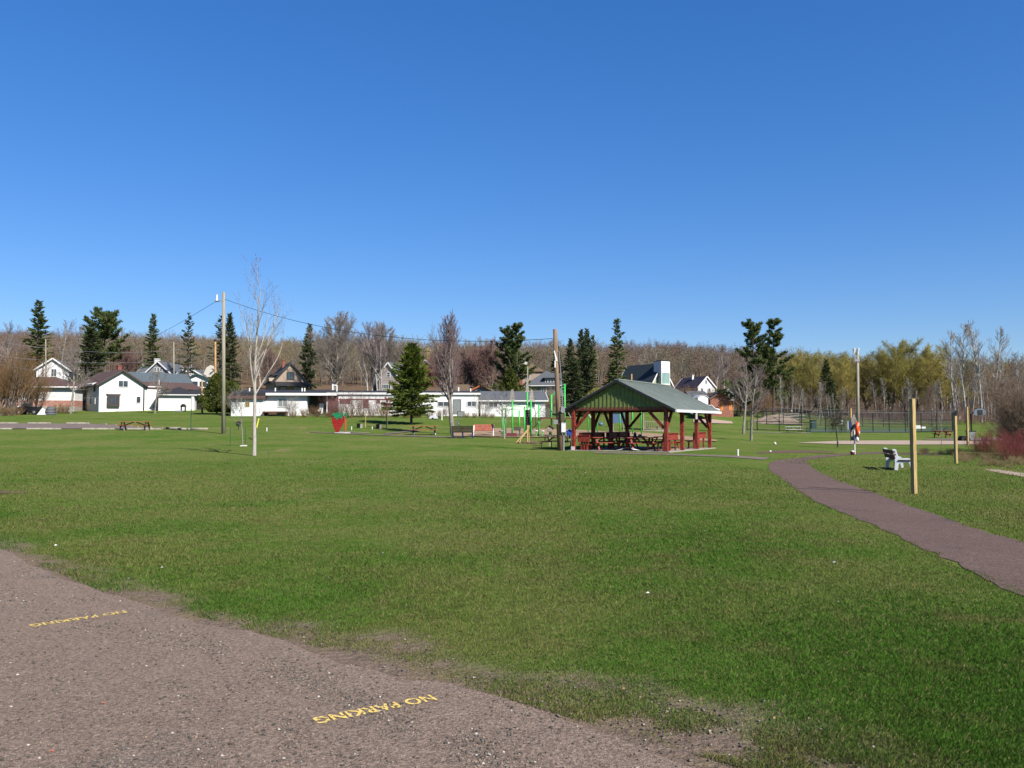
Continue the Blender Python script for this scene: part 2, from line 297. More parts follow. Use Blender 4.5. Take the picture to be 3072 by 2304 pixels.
def spruce_proto(key, H, Rr, leaf='spruce', seed=1, gap=.38, nb=6, dens=1., bare=.06, drp=.25, power=.85, tri=.3, shag=.25, asym=0):
    rs = np.random.RandomState(seed); bp0 = []; bp1 = []; br = []; P = []; D = []; S = []
    z = H * bare
    while z < H * .985:
        t = (z - H*bare) / (H * (1-bare)); rad = Rr * ((1 - t) ** power) * (1 - .35*max(0, .12 - t)/.12)
        for k in range(nb):
            if rs.rand() < .12: continue
            az = rs.rand() * 6.283; L = max(.12, rad * rs.uniform(1 - shag*1.6, 1 + shag)) * (1 + asym * math.cos(az)); rise = (.9*t - drp*(1-t)) + rs.randn() * .08
            d = np.array([math.cos(az), math.sin(az), rise]); p0 = np.array([0, 0, z + rs.randn() * .06]); d /= np.linalg.norm(d)
            sag = L * drp * .25; p1 = p0 + d * L - np.array([0,0,sag]); bp0.append(p0); bp1.append(p1); br.append(.006 + .012*L)
            n = max(3, int(L * 13 * dens)); s = np.sort(rs.uniform(.12, 1.0, n)) ** .8
            side = np.array([-math.sin(az), math.cos(az), 0]); w = (1.05 - s) * L * .34
            c = p0 + (p1 - p0) * s[:, None] + side * (rs.uniform(-1, 1, n) * w)[:, None] + np.array([0,0,1]) * (rs.randn(n) * .05)[:, None]
            P.append(c); D.append(nrm(d + side * rs.uniform(-.8, .8, n)[:, None] + np.c_[np.zeros((n,2)), rs.uniform(-.5, .35, n)])); S.append(tri * rs.uniform(.6, 1.25, n))
        z += gap * rs.uniform(.75, 1.2) * (1 - .45*t)
    P = np.concatenate(P); D = np.concatenate(D); S = np.concatenate(S); a = nrm(np.cross(D, rs.randn(len(D), 3)))
    v = np.stack([P - a*(S*.33)[:, None], P + a*(S*.33)[:, None], P + D*(S*1.35)[:, None]], 1).reshape(-1, 3)
    tv, tf = tubes_np(np.array([[0,0,0],[0,0,H*.5]]), np.array([[0,0,H*.5],[0,0,H]]), np.array([H*.017, H*.009]), np.array([H*.009, .01]), 8)
    bv, bf = tubes_np(np.array(bp0), np.array(bp1), np.array(br), np.array(br)*.3, 3); tv2 = np.concatenate([tv, bv]); tf2 = np.concatenate([tf, bf + len(tv)])
    PROTO[key] = [('trunk', mesh_np('trunk', tv2, tf2, M['bark_dark'], True)), ('crown', mesh_np('crown', v, np.arange(len(v)).reshape(-1, 3), M[leaf]))]
def pine_proto(key, H, Rr, seed=1, n=42, low=.25, leaf='pine', flag=.35, prof=None):
    """open white pine: long limbs lifting at the tips, each ending in flat tufted plumes"""
    rs = np.random.RandomState(seed); sg = []; P = []; D = []; S = []
    lean = rs.randn(2) * .01
    for i in range(n):
        t = (i + rs.rand()) / n; z = H * (low + (1 - low) * t); L = Rr * (prof(t) if prof else (math.sin(math.pi * min(1, .18 + t*.82)) ** .7)) * rs.uniform(.55, 1.2); L = max(.5, L); az = rs.rand() * 6.283
        d = np.array([math.cos(az) + flag, math.sin(az), .15 + .5*t]); d /= np.linalg.norm(d); p = np.array([lean[0]*z, lean[1]*z, z]); k = 6; r = .015 + .012 * L
        for j in range(k):
            q = p + d * L / k; sg.append((Vector(p), Vector(q), r * (1 - j/k*.7), r * (1 - (j+1)/k*.7), 1)); d = d + np.array([rs.randn()*.08, rs.randn()*.08, .07]); d /= np.linalg.norm(d); p = q
            if j >= 1:
                for _ in range(3):
                    sd = nrm(np.cross(d, [0,0,1.]) * rs.choice([-1, 1]) + d * .7 + np.array([0,0, rs.uniform(-.05,.35)])); l2 = L * rs.uniform(.12, .32) * (1.1 - j/k*.5); q2 = p + sd * l2
                    sg.append((Vector(p), Vector(q2), r*.35, .006, 2)); m = int(11 + 12*l2); s = rs.uniform(.35, 1.05, m)[:, None]
                    P.append(p + (q2 - p) * s + rs.randn(m, 3) * np.array([.16,.16,.07])); dd = nrm(sd + rs.randn(m, 3) * .55 + np.array([0,0,.35])); D.append(dd); S.append(rs.uniform(.22, .42, m))
    P = np.concatenate(P); D = np.concatenate(D); S = np.concatenate(S); a = nrm(np.cross(D, rs.randn(len(D), 3)))
    v = np.stack([P - a*(S*.3)[:, None], P + a*(S*.3)[:, None], P + D*(S*1.3)[:, None]], 1).reshape(-1, 3)
    for j in range(10): sg.append((Vector((lean[0]*H*j/10, lean[1]*H*j/10, H*j/10)), Vector((lean[0]*H*(j+1)/10, lean[1]*H*(j+1)/10, H*(j+1)/10)), H*.02*(1-j/10.5), H*.02*(1-(j+1)/10.5), 0))
    tv, tf = tubes_np(*seg_np(sg), n=5); PROTO[key] = [('trunk', mesh_np('trunk', tv, tf, M['bark_dark'], True)), ('crown', mesh_np('crown', v, np.arange(len(v)).reshape(-1, 3), M[leaf]))]
def cedar_proto(key, H, Rr, seed=2, leaf='cedar', n=5200, power=.6, foot=.35):
    """dense cone of upright sprays"""
    rs = np.random.RandomState(seed); t = rs.rand(n) ** 1.25; az = rs.rand(n) * 6.283
    rad = Rr * np.minimum(1, (1 - t) ** power * 1.0) * np.minimum(1, foot + t * 4) * (1 + .16*np.sin(az*3 + t*9) + .1*np.sin(az*7 - t*21)); q = rs.rand(n) ** .35
    P = np.c_[np.cos(az)*rad*q, np.sin(az)*rad*q, .05*H + t*H*.93]; D = nrm(np.c_[np.cos(az)*.55, np.sin(az)*.55, np.ones(n)] + rs.randn(n,3)*.3); S = rs.uniform(.14,.3,n)*max(.8,H/6)
    a = nrm(np.cross(D, rs.randn(n,3))); v = np.stack([P - a*(S*.35)[:,None], P + a*(S*.35)[:,None], P + D*S[:,None]*1.3],1).reshape(-1,3)
    tv, tf = tubes_np(np.array([[0,0,-.3]]), np.array([[0,0,H*.8]]), np.array([.12*H/5]), np.array([.02]), 6)
    PROTO[key] = [('trunk', mesh_np('trunk', tv, tf, M['bark_brown'])), ('crown', mesh_np('crown', v, np.arange(n*3).reshape(-1,3), M[leaf]))]
def shrub_proto(key, H, Rr, stems=28, seed=1, twig='twig_brown', bark='twig_brown', nk=(2,2), r=.016, upr=.1, thick=1., leaves=None, spread=(5,40), wig=.12, ratio=(.45,.5)):
    rg = random.Random(seed); allA = []; allB = []
    for i in range(stems):
        az = rg.uniform(0, 6.283); tl = R(rg.uniform(*spread)); rr = Rr * .25 * rg.random() ** .5
        sg = grow(seed*100 + i, H * rg.uniform(.6, 1.05), r * rg.uniform(.7, 1.2), start=.2, nk=nk, ang=(15,40), ratio=ratio, up=upr, wig=wig, ns=(6,4,3), lean=(math.tan(tl)*math.cos(az), math.tan(tl)*math.sin(az)), rmin=.003)
        o = Vector((rr*math.cos(az), rr*math.sin(az), -.05))
        for s in sg: (allA if s[4] == 0 else allB).append((s[0]+o, s[1]+o, s[2], s[3], s[4]))
    v, f = tubes_np(*seg_np(allA), n=4); out = [('stems', mesh_np('stems', v, f, M[bark]))]
    P0, P1, a, b = seg_np(allB); v, f = tubes_np(P0, P1, a*thick, b*thick, n=3); out.append(('twigs', mesh_np('twigs', v, f, M[twig])))
    PROTO[key] = out
PHT = {}
def proto_h(key):
    if key not in PHT: PHT[key] = max(max(v.co.z for v in me.vertices) for _, me in PROTO[key])
    return PHT[key]
def plant(key, name, label, cat, loc, rz=0, scale=1., group=None, sz=None, tilt=None):
    t = thing(name, label, cat, loc, rz, group)
    t.scale = (scale, scale, scale * (sz or 1))
    if tilt: t.rotation_euler = (tilt[0], tilt[1], rz)
    for nm, me in PROTO[key]: link(nm, me, t)
    return t
# ------------------------------------------------------------------ sky, sun, camera
SUN_AZ = math.atan2(.66, -.751); SUN_EL = R(40)
w = bpy.data.worlds.new('World'); SC.world = w; w.use_nodes = True; N_ = w.node_tree.nodes; bg = N_['Background']
sky = N_.new('ShaderNodeTexSky'); sky.sky_type = 'NISHITA'; sky.sun_disc = False; sky.sun_elevation = SUN_EL; sky.sun_rotation = SUN_AZ
sky.altitude = 300; sky.air_density = 1.15; sky.dust_density = .1; sky.ozone_density = 3.2
gm_ = N_.new('ShaderNodeGamma'); gm_.inputs[1].default_value = .74; hs_ = N_.new('ShaderNodeHueSaturation'); hs_.inputs['Saturation'].default_value = 1.5; hs_.inputs['Value'].default_value = 1.22
w.node_tree.links.new(sky.outputs[0], gm_.inputs[0]); w.node_tree.links.new(gm_.outputs[0], hs_.inputs['Color']); mu_ = N_.new('ShaderNodeMix'); mu_.data_type = 'RGBA'; mu_.blend_type = 'MULTIPLY'; mu_.inputs['Factor'].default_value = 1; mu_.inputs['B'].default_value = (.575,.705,1.0,1)
w.node_tree.links.new(hs_.outputs[0], mu_.inputs['A']); w.node_tree.links.new(mu_.outputs['Result'], bg.inputs[0]); bg.inputs[1].default_value = .0885
sl = bpy.data.lights.new('sun', 'SUN'); sl.energy = 5.0; sl.angle = R(.53); sl.color = (1., .945, .86); so = bpy.data.objects.new('sun', sl); COL.objects.link(so)
sd = Vector((math.sin(SUN_AZ)*math.cos(SUN_EL), math.cos(SUN_AZ)*math.cos(SUN_EL), math.sin(SUN_EL))); so.rotation_euler = sd.to_track_quat('Z', 'Y').to_euler()
cam = bpy.data.cameras.new('camera'); co = bpy.data.objects.new('camera', cam); COL.objects.link(co); SC.camera = co
co.location = (0, 0, EYE); co.rotation_euler = (math.pi/2 + PITCH, 0, 0); cam.sensor_width = 36; cam.sensor_fit = 'HORIZONTAL'; cam.lens = FPX / 3072 * 36; cam.clip_end = 6000; cam.clip_start = .05
SC.view_settings.view_transform = 'Standard'; SC.view_settings.look = 'None'; SC.view_settings.exposure = 1.0; SC.view_settings.gamma = 1
# ------------------------------------------------------------------ ground sheet
def axis(lo, hi, f0, f1, st, g=1.07):
    fine = list(np.arange(f0, f1, st)); a = fine[-1]; s = st
    while a < hi: s *= g; a += s; fine.append(min(a, hi))
    a = fine[0]; s = st; pre = []
    while a > lo: s *= g; a -= s; pre.append(max(a, lo))
    return np.array(pre[::-1] + fine)
gx = axis(-1500, 1500, -8, 8, .13, 1.075); gy = axis(-80, 1600, 3, 13, .13, 1.045)
X, Y = np.meshgrid(gx, gy); Z = gz_np(X, Y)
nx, ny = len(gx), len(gy); ii = np.arange(ny-1)[:, None]*nx + np.arange(nx-1)[None]; gf = np.stack([ii, ii+1, ii+nx+1, ii+nx], -1).reshape(-1, 4)
def ground_mat():
    m, nt, b = new_mat('grass_ground'); N = nt.nodes; L = nt.links; b.inputs['Roughness'].default_value = .95; b.inputs['Specular IOR Level'].default_value = .0
    tc = N.new('ShaderNodeTexCoord'); P = tc.outputs['Object']
    def noise(s, d=5, stretch=None):
        n = N.new('ShaderNodeTexNoise'); n.inputs['Scale'].default_value = s; n.inputs['Detail'].default_value = d; n.inputs['Roughness'].default_value = .6; v = P
        if stretch:
            mp = N.new('ShaderNodeMapping'); mp.inputs['Scale'].default_value = stretch; L.new(P, mp.inputs[0]); v = mp.outputs[0]
        L.new(v, n.inputs['Vector']); return n.outputs['Fac']
    def rng(x, a, c):
        r = N.new('ShaderNodeMapRange'); r.inputs['From Min'].default_value = a; r.inputs['From Max'].default_value = c; L.new(x, r.inputs['Value']); return r.outputs[0]
    def mix(f, a, c):
        x = N.new('ShaderNodeMix'); x.data_type = 'RGBA'; L.new(f, x.inputs['Factor'])
        for nm, q in (('A', a), ('B', c)):
            if isinstance(q, tuple): x.inputs[nm].default_value = (*[v*KL for v in q], 1)
            else: L.new(q, x.inputs[nm])
        return x.outputs['Result']
    def attr(a):
        x = N.new('ShaderNodeAttribute'); x.attribute_name = a; return x.outputs['Fac']
    g = mix(rng(noise(.16, 6), .36, .64), (.070,.158,.020), (.175,.198,.060))
    g = mix(rng(noise(1.1, 6), .42, .74), g, (.195,.195,.07))
    g = mix(rng(noise(7, 6), .40, .78), g, (.050,.092,.014))
    g = mix(rng(noise(.33, 7, (1,.55,1)), .60, .76), g, (.24,.19,.10))
    d = mix(rng(noise(9, 8), .35, .7), (.235,.172,.135), (.155,.112,.085)); d = mix(rng(noise(2.5), .48, .7), d, (.21,.165,.09)); d = mix(rng(noise(55, 3), .5, .68), d, (.10,.08,.065)); d = mix(rng(noise(80, 3), .58, .7), d, (.36,.31,.26))
    g = mix(attr('dirt'), g, d)
    fl = mix(rng(noise(.25, 6), .35, .65), (.115,.078,.05), (.18,.125,.078)); g = mix(attr('forest'), g, fl)
    L.new(g, b.inputs['Base Color'])
    bp = N.new('ShaderNodeBump'); bp.inputs['Strength'].default_value = .9; bp.inputs['Distance'].default_value = .05; L.new(noise(16, 8), bp.inputs['Height']); L.new(bp.outputs[0], b.inputs['Normal'])
    return m
gme = mesh_np('ground', np.c_[X.ravel(), Y.ravel(), Z.ravel()], gf, ground_mat(), True)
a = gme.attributes.new('dirt', 'FLOAT', 'POINT'); a.data.foreach_set('value', dirt_np(X.ravel(), Y.ravel()).astype(np.float32))
Ug = CU + FPX * X / np.maximum(Y, 20); fo = np.clip((Y - np.interp(Ug, [0, 600, 1500, 2200, 2600, 3072], [150, 150, 150, 150, 138, 136])) / 10 + .8*fbm(X*.1, Y*.1) - .4, 0, 1); fo = np.where(Y < 100, 0, fo)
a = gme.attributes.new('forest', 'FLOAT', 'POINT'); a.data.foreach_set('value', fo.ravel().astype(np.float32))
props(link('ground', gme), 'mown park lawn with worn patches rising to a wooded hill', None, None, 'structure')
# gravel lot in the foreground
def gravel_mat(name='gravel_lot', base=((.262,.197,.155), (.20,.150,.120)), stones=True):
    m, nt, b = new_mat(name); N = nt.nodes; L = nt.links; b.inputs['Roughness'].default_value = .95; b.inputs['Specular IOR Level'].default_value = .03
    tc = N.new('ShaderNodeTexCoord'); P = tc.outputs['Object']
    def noise(s, d=6):
        n = N.new('ShaderNodeTexNoise'); n.inputs['Scale'].default_value = s; n.inputs['Detail'].default_value = d; n.inputs['Roughness'].default_value = .65; L.new(P, n.inputs['Vector']); return n.outputs['Fac']
    def rng(x, a, c):
        r = N.new('ShaderNodeMapRange'); r.inputs['From Min'].default_value = a; r.inputs['From Max'].default_value = c; L.new(x, r.inputs['Value']); return r.outputs[0]
    def mix(f, a, c, blend='MIX'):
        x = N.new('ShaderNodeMix'); x.data_type = 'RGBA'; x.blend_type = blend
        if isinstance(f, float): x.inputs['Factor'].default_value = f
        else: L.new(f, x.inputs['Factor'])
        for nm, q in (('A', a), ('B', c)):
            if isinstance(q, tuple): x.inputs[nm].default_value = (*[v*(KL*1.1 if blend == 'MIX' else 1) for v in q], 1)
            else: L.new(q, x.inputs[nm])
        return x.outputs['Result']
    g = mix(rng(noise(.55, 7), .38, .66), base[0], base[1]); g = mix(rng(noise(.9, 8), .54, .66), g, tuple(sum(base[1])/3*q for q in (.74,.72,.67))); g = mix(rng(noise(5, 5), .52, .7), g, tuple(q*.66 for q in base[1])); g = mix(rng(noise(3.5, 6), .52, .75), g, tuple(q*1.15 for q in base[0])); g = mix(rng(noise(28, 4), .42, .72), g, tuple(q*.5 for q in base[1])); g = mix(rng(noise(12, 4), .56, .72), g, tuple(q*.62 for q in base[1]))
    if stones:
        v = N.new('ShaderNodeTexVoronoi'); v.inputs['Scale'].default_value = 95; L.new(P, v.inputs['Vector'])
        sp = N.new('ShaderNodeSeparateColor'); L.new(v.outputs['Color'], sp.inputs[0]); sel = rng(sp.outputs[0], .66, .70); core = rng(v.outputs['Distance'], .42, .30)
        mm = N.new('ShaderNodeMath'); mm.operation = 'MULTIPLY'; L.new(sel, mm.inputs[0]); L.new(core, mm.inputs[1]); g = mix(mm.outputs[0], g, mix(sp.outputs[1], tuple(q*.3 for q in base[0]), tuple(q*1.7 for q in base[0])))
        v2 = N.new('ShaderNodeTexVoronoi'); v2.inputs['Scale'].default_value = 230; L.new(P, v2.inputs['Vector']); s2 = N.new('ShaderNodeSeparateColor'); L.new(v2.outputs['Color'], s2.inputs[0]); g = mix(.5, g, mix(s2.outputs[1], tuple(q*.28 for q in base[0]), tuple(q*1.75 for q in base[0])))
    g = mix(rng(noise(42, 8), .36, .64), mix(1.0, g, (.62,.62,.62), 'MULTIPLY'), mix(1.0, g, (1.32,1.31,1.29), 'MULTIPLY'))
    L.new(g, b.inputs['Base Color']); bp = N.new('ShaderNodeBump'); bp.inputs['Strength'].default_value = .9; bp.inputs['Distance'].default_value = .02; L.new(noise(55, 6), bp.inputs['Height']); L.new(bp.outputs[0], b.inputs['Normal']); return m
ex = np.arange(-40, 8, .06); ey = np.interp(ex, _EX, _EY) + (fbm(ex*1.1, ex*0+2, 4) - .5) * .55 - .08
pts = list(zip(ex, ey)); poly = pts + [(8, -40), (-60, -40), (-60, 55)]
mb = MB(); mb.add([(x, y, .005) for x, y in poly], [tuple(range(len(poly)))]); o = mb.build('gravel_lot', gravel_mat()); props(o, None, None, None, 'structure')
if o.data.polygons[0].normal.z < 0: o.data.flip_normals()
# paths and pads
def zl(z, s=2.3704, u0=2200, v0=1300): return [G(u0 + x/s, v0 + y/s) for x, y in z]
Lp = zl([(1480,150),(1200,140),(1050,132),(850,140),(600,157),(420,180),(300,190),(245,215),(255,265),(400,370),(560,480),(820,590),(1100,705),(1330,820),(1540,920),(1750,1030),(1900,1110),(2040,1185),(2400,1400),(3000,1800)])
Rp = zl([(1480,158),(1200,152),(1050,146),(860,152),(760,160),(640,174),(560,184),(510,195),(540,228),(600,270),(720,335),(1000,425),(1250,520),(1550,625),(1800,710),(2067,785),(2400,900),(3000,1130)])
PM = gravel_mat('asphalt_path', ((.165,.117,.102), (.105,.073,.064)), True)
strip('path', Lp, Rp, PM, .008, 420, 9, None, .045)
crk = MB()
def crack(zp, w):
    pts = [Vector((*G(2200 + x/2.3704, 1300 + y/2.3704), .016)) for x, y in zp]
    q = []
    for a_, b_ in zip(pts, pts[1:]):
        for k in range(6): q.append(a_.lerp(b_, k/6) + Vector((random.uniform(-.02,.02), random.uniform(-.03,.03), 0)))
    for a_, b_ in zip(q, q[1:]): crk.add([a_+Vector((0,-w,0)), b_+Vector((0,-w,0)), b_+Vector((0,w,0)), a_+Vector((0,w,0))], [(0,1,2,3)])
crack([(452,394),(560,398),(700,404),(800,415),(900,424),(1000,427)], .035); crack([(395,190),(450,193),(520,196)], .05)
def lotcrack(pts, w):
    q = []
    P_ = [Vector((*G(*p), .0085)) for p in pts]
    for a_, b_ in zip(P_, P_[1:]):
        for k in range(5): q.append(a_.lerp(b_, k/5) + Vector((random.uniform(-.02,.02), random.uniform(-.02,.02), 0)))
    for a_, b_ in zip(q, q[1:]): crk.add([a_+Vector((-w,0,0)), b_+Vector((-w,0,0)), b_+Vector((w,0,0)), a_+Vector((w,0,0))], [(0,1,2,3)])
pass
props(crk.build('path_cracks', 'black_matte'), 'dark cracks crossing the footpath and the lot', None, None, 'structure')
def PX(*uvd): return [(XU(u, d), d) for u, d in uvd]
strip('shelter_path', PX((1780,46.2),(1900,44.8),(2050,43.4),(2180,41.6),(2310,38.8)), PX((1780,44.6),(1900,43.2),(2050,41.6),(2180,39.6),(2290,36.6)), 'asphalt_lot', .02, 40)
strip('park_path', PX((930,72.5),(1060,70.8),(1180,69.2),(1300,67.5),(1400,66.)), PX((930,71.),(1060,69.2),(1180,67.4),(1300,65.9),(1400,65.3)), 'asphalt_lot', .04, 40)
strip('sign_path', PX((1010,74.5),(1060,73.6),(1110,72.6)), PX((1010,73.3),(1060,72.6),(1110,72.0)), 'concrete', .05, 20)
strip('table_path', PX((1150,71.8),(1200,75),(1240,77.5)), PX((1160,70.6),(1215,74),(1262,77)), 'asphalt_lot', .05, 20)
strip('play_surface', PX((1356,67.5),(1500,67),(1700,67.5),(1900,69),(2040,69.2),(2150,68)), PX((1356,80),(1500,82),(1700,82),(1900,82),(2030,78),(2150,71)), 'mulch', .07, 60, 8)
strip('parking_lot', PX((-500,75.5),(0,75.5),(250,75.5),(480,75.5)), PX((-500,87.5),(0,87.5),(260,87),(420,80)), 'asphalt_lot', .05, 50, 6)
strip('volleyball_sand', PX((2395,68),(2520,63.5),(2700,62),(2850,62.5),(2970,63)), PX((2395,69),(2520,75),(2700,76.5),(2850,76),(2970,74)), 'sand', .04, 50, 6)
strip('basketball_court', PX((2770,79),(2860,77.5),(2980,76.5),(3110,75)), PX((2770,81),(2860,83.5),(2980,88),(3110,90)), 'asphalt_lot', .04, 40, 5)
strip('sand_path', PX((2960,28.2),(2990,27.2),(3040,25.6),(3120,23.8)), PX((2950,29.2),(2990,28.8),(3040,27.4),(3120,25.6)), 'sand', .012, 30)
strip('bare_soil', PX((2270,44.5),(2330,45.2),(2420,46.0),(2500,46.6)), PX((2270,46.5),(2330,49.5),(2420,50),(2500,47.6)), 'soil', .012, 30)
strip('lawn_scar', PX((-60,20.2),(0,19.9),(60,19.6),(85,19.5)), PX((-60,19.0),(0,18.9),(60,19.1),(85,19.3)), 'soil', .012, 20)
strip('far_sand', PX((2080,120),(2140,121),(2200,123)), PX((2080,126),(2140,127),(2195,126)), 'sand', .12, 20)
strip('court_walk', PX((2255,97),(2330,98.2),(2430,100)), PX((2255,98.4),(2330,100),(2430,102)), 'concrete', .05, 30)
strip('tennis_court', PX((2420,106),(2600,106.5),(2740,107),(2855,108)), PX((2420,123),(2600,123),(2740,123),(2855,123)), 'court_green', .06, 40, 5)
strip('court_edge', PX((2420,104.2),(2600,104.8),(2740,105.2)), PX((2420,105.9),(2600,106.4),(2740,106.9)), 'court_blue', .06, 40)
# ------------------------------------------------------------------ grass blades, pebbles, litter
def grass():
    rs = np.random.RandomState(11); n = 1200000; dmin, dmax = 3.5, 46.
    u = rs.rand(n); d = (dmin**-.7 + u*(dmax**-.7 - dmin**-.7)) ** (-1/.7); x = rs.uniform(-1, 1, n) * (.66*d + 1.1); y = d
    s = edge_s(x, y); k = thin_np(x, y); keep = (s > -.04) & (rs.rand(n) > k*.98) & (rs.rand(n) > (d-24)/22)
    path_l = np.interp(y, [p[1] for p in Lp[::-1] if p[1] > 2 and p[0] < 60][:12], [p[0] for p in Lp[::-1] if p[1] > 2 and p[0] < 60][:12]); path_r = np.interp(y, [p[1] for p in Rp[::-1]][:10], [p[0] for p in Rp[::-1]][:10])
    wob = (fbm(x*3.4, y*3.4, 3) - .38) * .34; keep &= ~((x > path_l + wob) & (x < path_r - wob)); x, y, d, k = x[keep], y[keep], d[keep], k[keep]; n = len(x)
    g = fbm(x*.35 + 3, y*.35, 3); h = rs.uniform(.010, .028, n) * (.55 + 1.0*g) * (1 - .4*k) * np.clip(.75 + d/25, .8, 1.7); wd = .0015 * (d/5) ** .85 * rs.uniform(.7, 1.4, n)
    az = rs.rand(n)*6.283; tl = rs.uniform(.1, 1.3, n); dx, dy = np.cos(az)*h*tl, np.sin(az)*h*tl; px, py = -np.sin(az)*wd, np.cos(az)*wd; z = gz_np(x, y) - .002
    v = np.stack([np.c_[x-px, y-py, z], np.c_[x+px, y+py, z], np.c_[x+dx*.5+px*.7, y+dy*.5+py*.7, z+h*.65], np.c_[x+dx, y+dy, z+h]], 1)
    f = np.concatenate([np.arange(n)[:, None]*4 + np.array([[0,1,2]]), np.arange(n)[:, None]*4 + np.array([[0,2,3]])])
    green = np.array([.064,.146,.017]); yel = np.array([.128,.165,.036]); straw = np.array([.29,.225,.11]); q = np.clip(fbm(x*.55+9, y*.55+4, 4)*3.4 - 1.25 + .38*np.clip((d-8)/14, 0, 1), 0, 1)[:, None]
    c = green*(1-q) + yel*q; br = np.clip(fbm(x*2.2+1, y*2.2+6, 3)*4 - 2.2, 0, 1)[:, None]*.55; c = c*(1-br) + np.array([.15,.115,.05])*br; c *= rs.uniform(.7, 1.3, (n,1)) * (.72 + .56*fbm(x*9, y*9+3, 2))[:, None]; st = rs.rand(n) < (.06 + .13*q[:, 0] + .35*k); c[st] = straw * rs.uniform(.6, 1.1, (st.sum(),1))
    me = mesh_np('grass', v.reshape(-1,3), f, M['blade'], True, np.repeat(c, 4, 0)*KL); props(link('grass', me), 'short green lawn grass growing thinner towards the gravel', None, None, 'stuff')
grass()
def stones(n, name, lab, region, sizes, seed):
    rs = np.random.RandomState(seed); x, y = region(rs, n); n = len(x); r = sizes[0] + (sizes[1]-sizes[0]) * rs.rand(n) ** 4.5; z = gz_np(x, y) + .006
    o = np.array([[0,0,-.5],[1,0,0],[.3,.9,.1],[-.8,.5,0],[-.7,-.6,.1],[.3,-1,0],[.2,.1,.8]]); fs = np.array([(0,2,1),(0,3,2),(0,4,3),(0,5,4),(0,1,5),(6,1,2),(6,2,3),(6,3,4),(6,4,5),(6,5,1)])
    a = rs.rand(n)*6.283; c, s = np.cos(a)[:,None], np.sin(a)[:,None]; k = o[None] * rs.uniform(.65, 1.25, (n,7,3)); v = np.stack([k[...,0]*c - k[...,1]*s, k[...,0]*s + k[...,1]*c, k[...,2]*.75], -1) * r[:,None,None] + np.c_[x,y,z][:,None]
    pal = np.array([(.075,.068,.06),(.12,.11,.095),(.20,.165,.135),(.25,.185,.14),(.18,.16,.135),(.43,.39,.33)]); col = pal[rs.choice(6, n, p=[.3,.24,.17,.12,.125,.045])] * rs.uniform(.75, 1.25, (n,1))
    me = mesh_np(name, v.reshape(-1,3), (np.arange(n)[:,None,None]*7 + fs[None]).reshape(-1,3), M['stonecol'], False, np.repeat(col, 7, 0)*KL); props(link(name, me), lab, None, None, 'stuff')
M['stonecol'] = leaf_mat('loose_stone', None, None, attr='Col', trans=0)
def reg(rs, n):
    d = (3.4**-1 + rs.rand(n)*(17**-1 - 3.4**-1)) ** -1; x = -.08*d + rs.uniform(-1, 1, n)*(.58*d + .8); s = edge_s(x, d)
    band = 1.25*np.exp(-((s + .62 + .16*np.sin(x*1.3+1)) / .17)**2) * np.clip(fbm(x*2.2, d*2.2+8, 3)*5 - 1.6, 0, 1); cl = np.clip(fbm(x*.9+7, d*.9+3, 3)*5 - 2.7, 0, 1) * .55 + np.exp(-(((x+1.6)/.9)**2 + ((d-4.3)/1.1)**2)) * .25 + np.exp(-(((x+4.2)/1.6)**2 + ((d-8.4)/1.2)**2)) * .5; pr = np.where(s < 0, .05 + .9*np.maximum(cl * np.clip(fbm(x*4, d*4, 2)*4-1.3, 0, 1), band), np.where(s < 2, .01 + .12*dirt_np(x, d), 0)); k = rs.rand(n) < pr; return x[k], d[k]
stones(230000, 'gravel', 'loose grey and white crushed stone scattered over the lot', reg, (.0025, .0135), 4)
def flecks(n, name, lab, m, seed, sz, dr):
    rs = np.random.RandomState(seed); d = (dr[0]**-1 + rs.rand(n)*(dr[1]**-1 - dr[0]**-1))**-1; x = rs.uniform(-.62,.45,n)*d; ok = edge_s(x,d) > .3; x, d = x[ok], d[ok]; mb = MB()
    for a_, b_ in zip(x, d):
        s = sz*rs.uniform(.5,1.3); an = rs.rand()*6; c, q = math.cos(an)*s, math.sin(an)*s; z = gz(a_,b_)+.02
        mb.add([(a_-c,b_-q,z),(a_-q*.4,b_+c*.4,z+.006+s*.3),(a_+c,b_+q,z+.004),(a_+q*.4,b_-c*.4,z)],[(0,1,2,3)])
    props(mb.build(name, m), lab, None, None, 'stuff')
flecks(34, 'feathers', 'scattered white gull feathers and scraps on the lawn', 'white', 8, .02, (7, 40)); flecks(40, 'dead_leaves', 'scattered tan dead leaves on the lawn', 'dry_brush', 9, .02, (4, 22))
mb = MB()
for U_, V_ in ((330,2114),(181,2259)): x_, y_ = G(U_, V_); mb.box((x_, y_, .012), (.008, .006, .005), .6)
props(mb.build('plastic_chips', 'orange'), 'tiny orange plastic chips on the gravel', None, None, 'stuff')
# painted lettering
def paint(w_):
    m, nt, b = new_mat('worn_paint'); N = nt.nodes; L = nt.links; b.inputs['Base Color'].default_value = (.53,.38,.10,1); b.inputs['Roughness'].default_value = .8
    tc = N.new('ShaderNodeTexCoord'); n = N.new('ShaderNodeTexNoise'); n.inputs['Scale'].default_value = 45; n.inputs['Detail'].default_value = 5; L.new(tc.outputs['Object'], n.inputs[0])
    mr = N.new('ShaderNodeMapRange'); mr.inputs['From Min'].default_value = w_; mr.inputs['From Max'].default_value = w_ + .07; L.new(n.outputs['Fac'], mr.inputs['Value'])
    t = N.new('ShaderNodeBsdfTransparent'); ms = N.new('ShaderNodeMixShader'); L.new(mr.outputs[0], ms.inputs[0]); L.new(t.outputs[0], ms.inputs[1]); L.new(b.outputs[0], ms.inputs[2]); L.new(ms.outputs[0], N['Material Output'].inputs['Surface']); return m
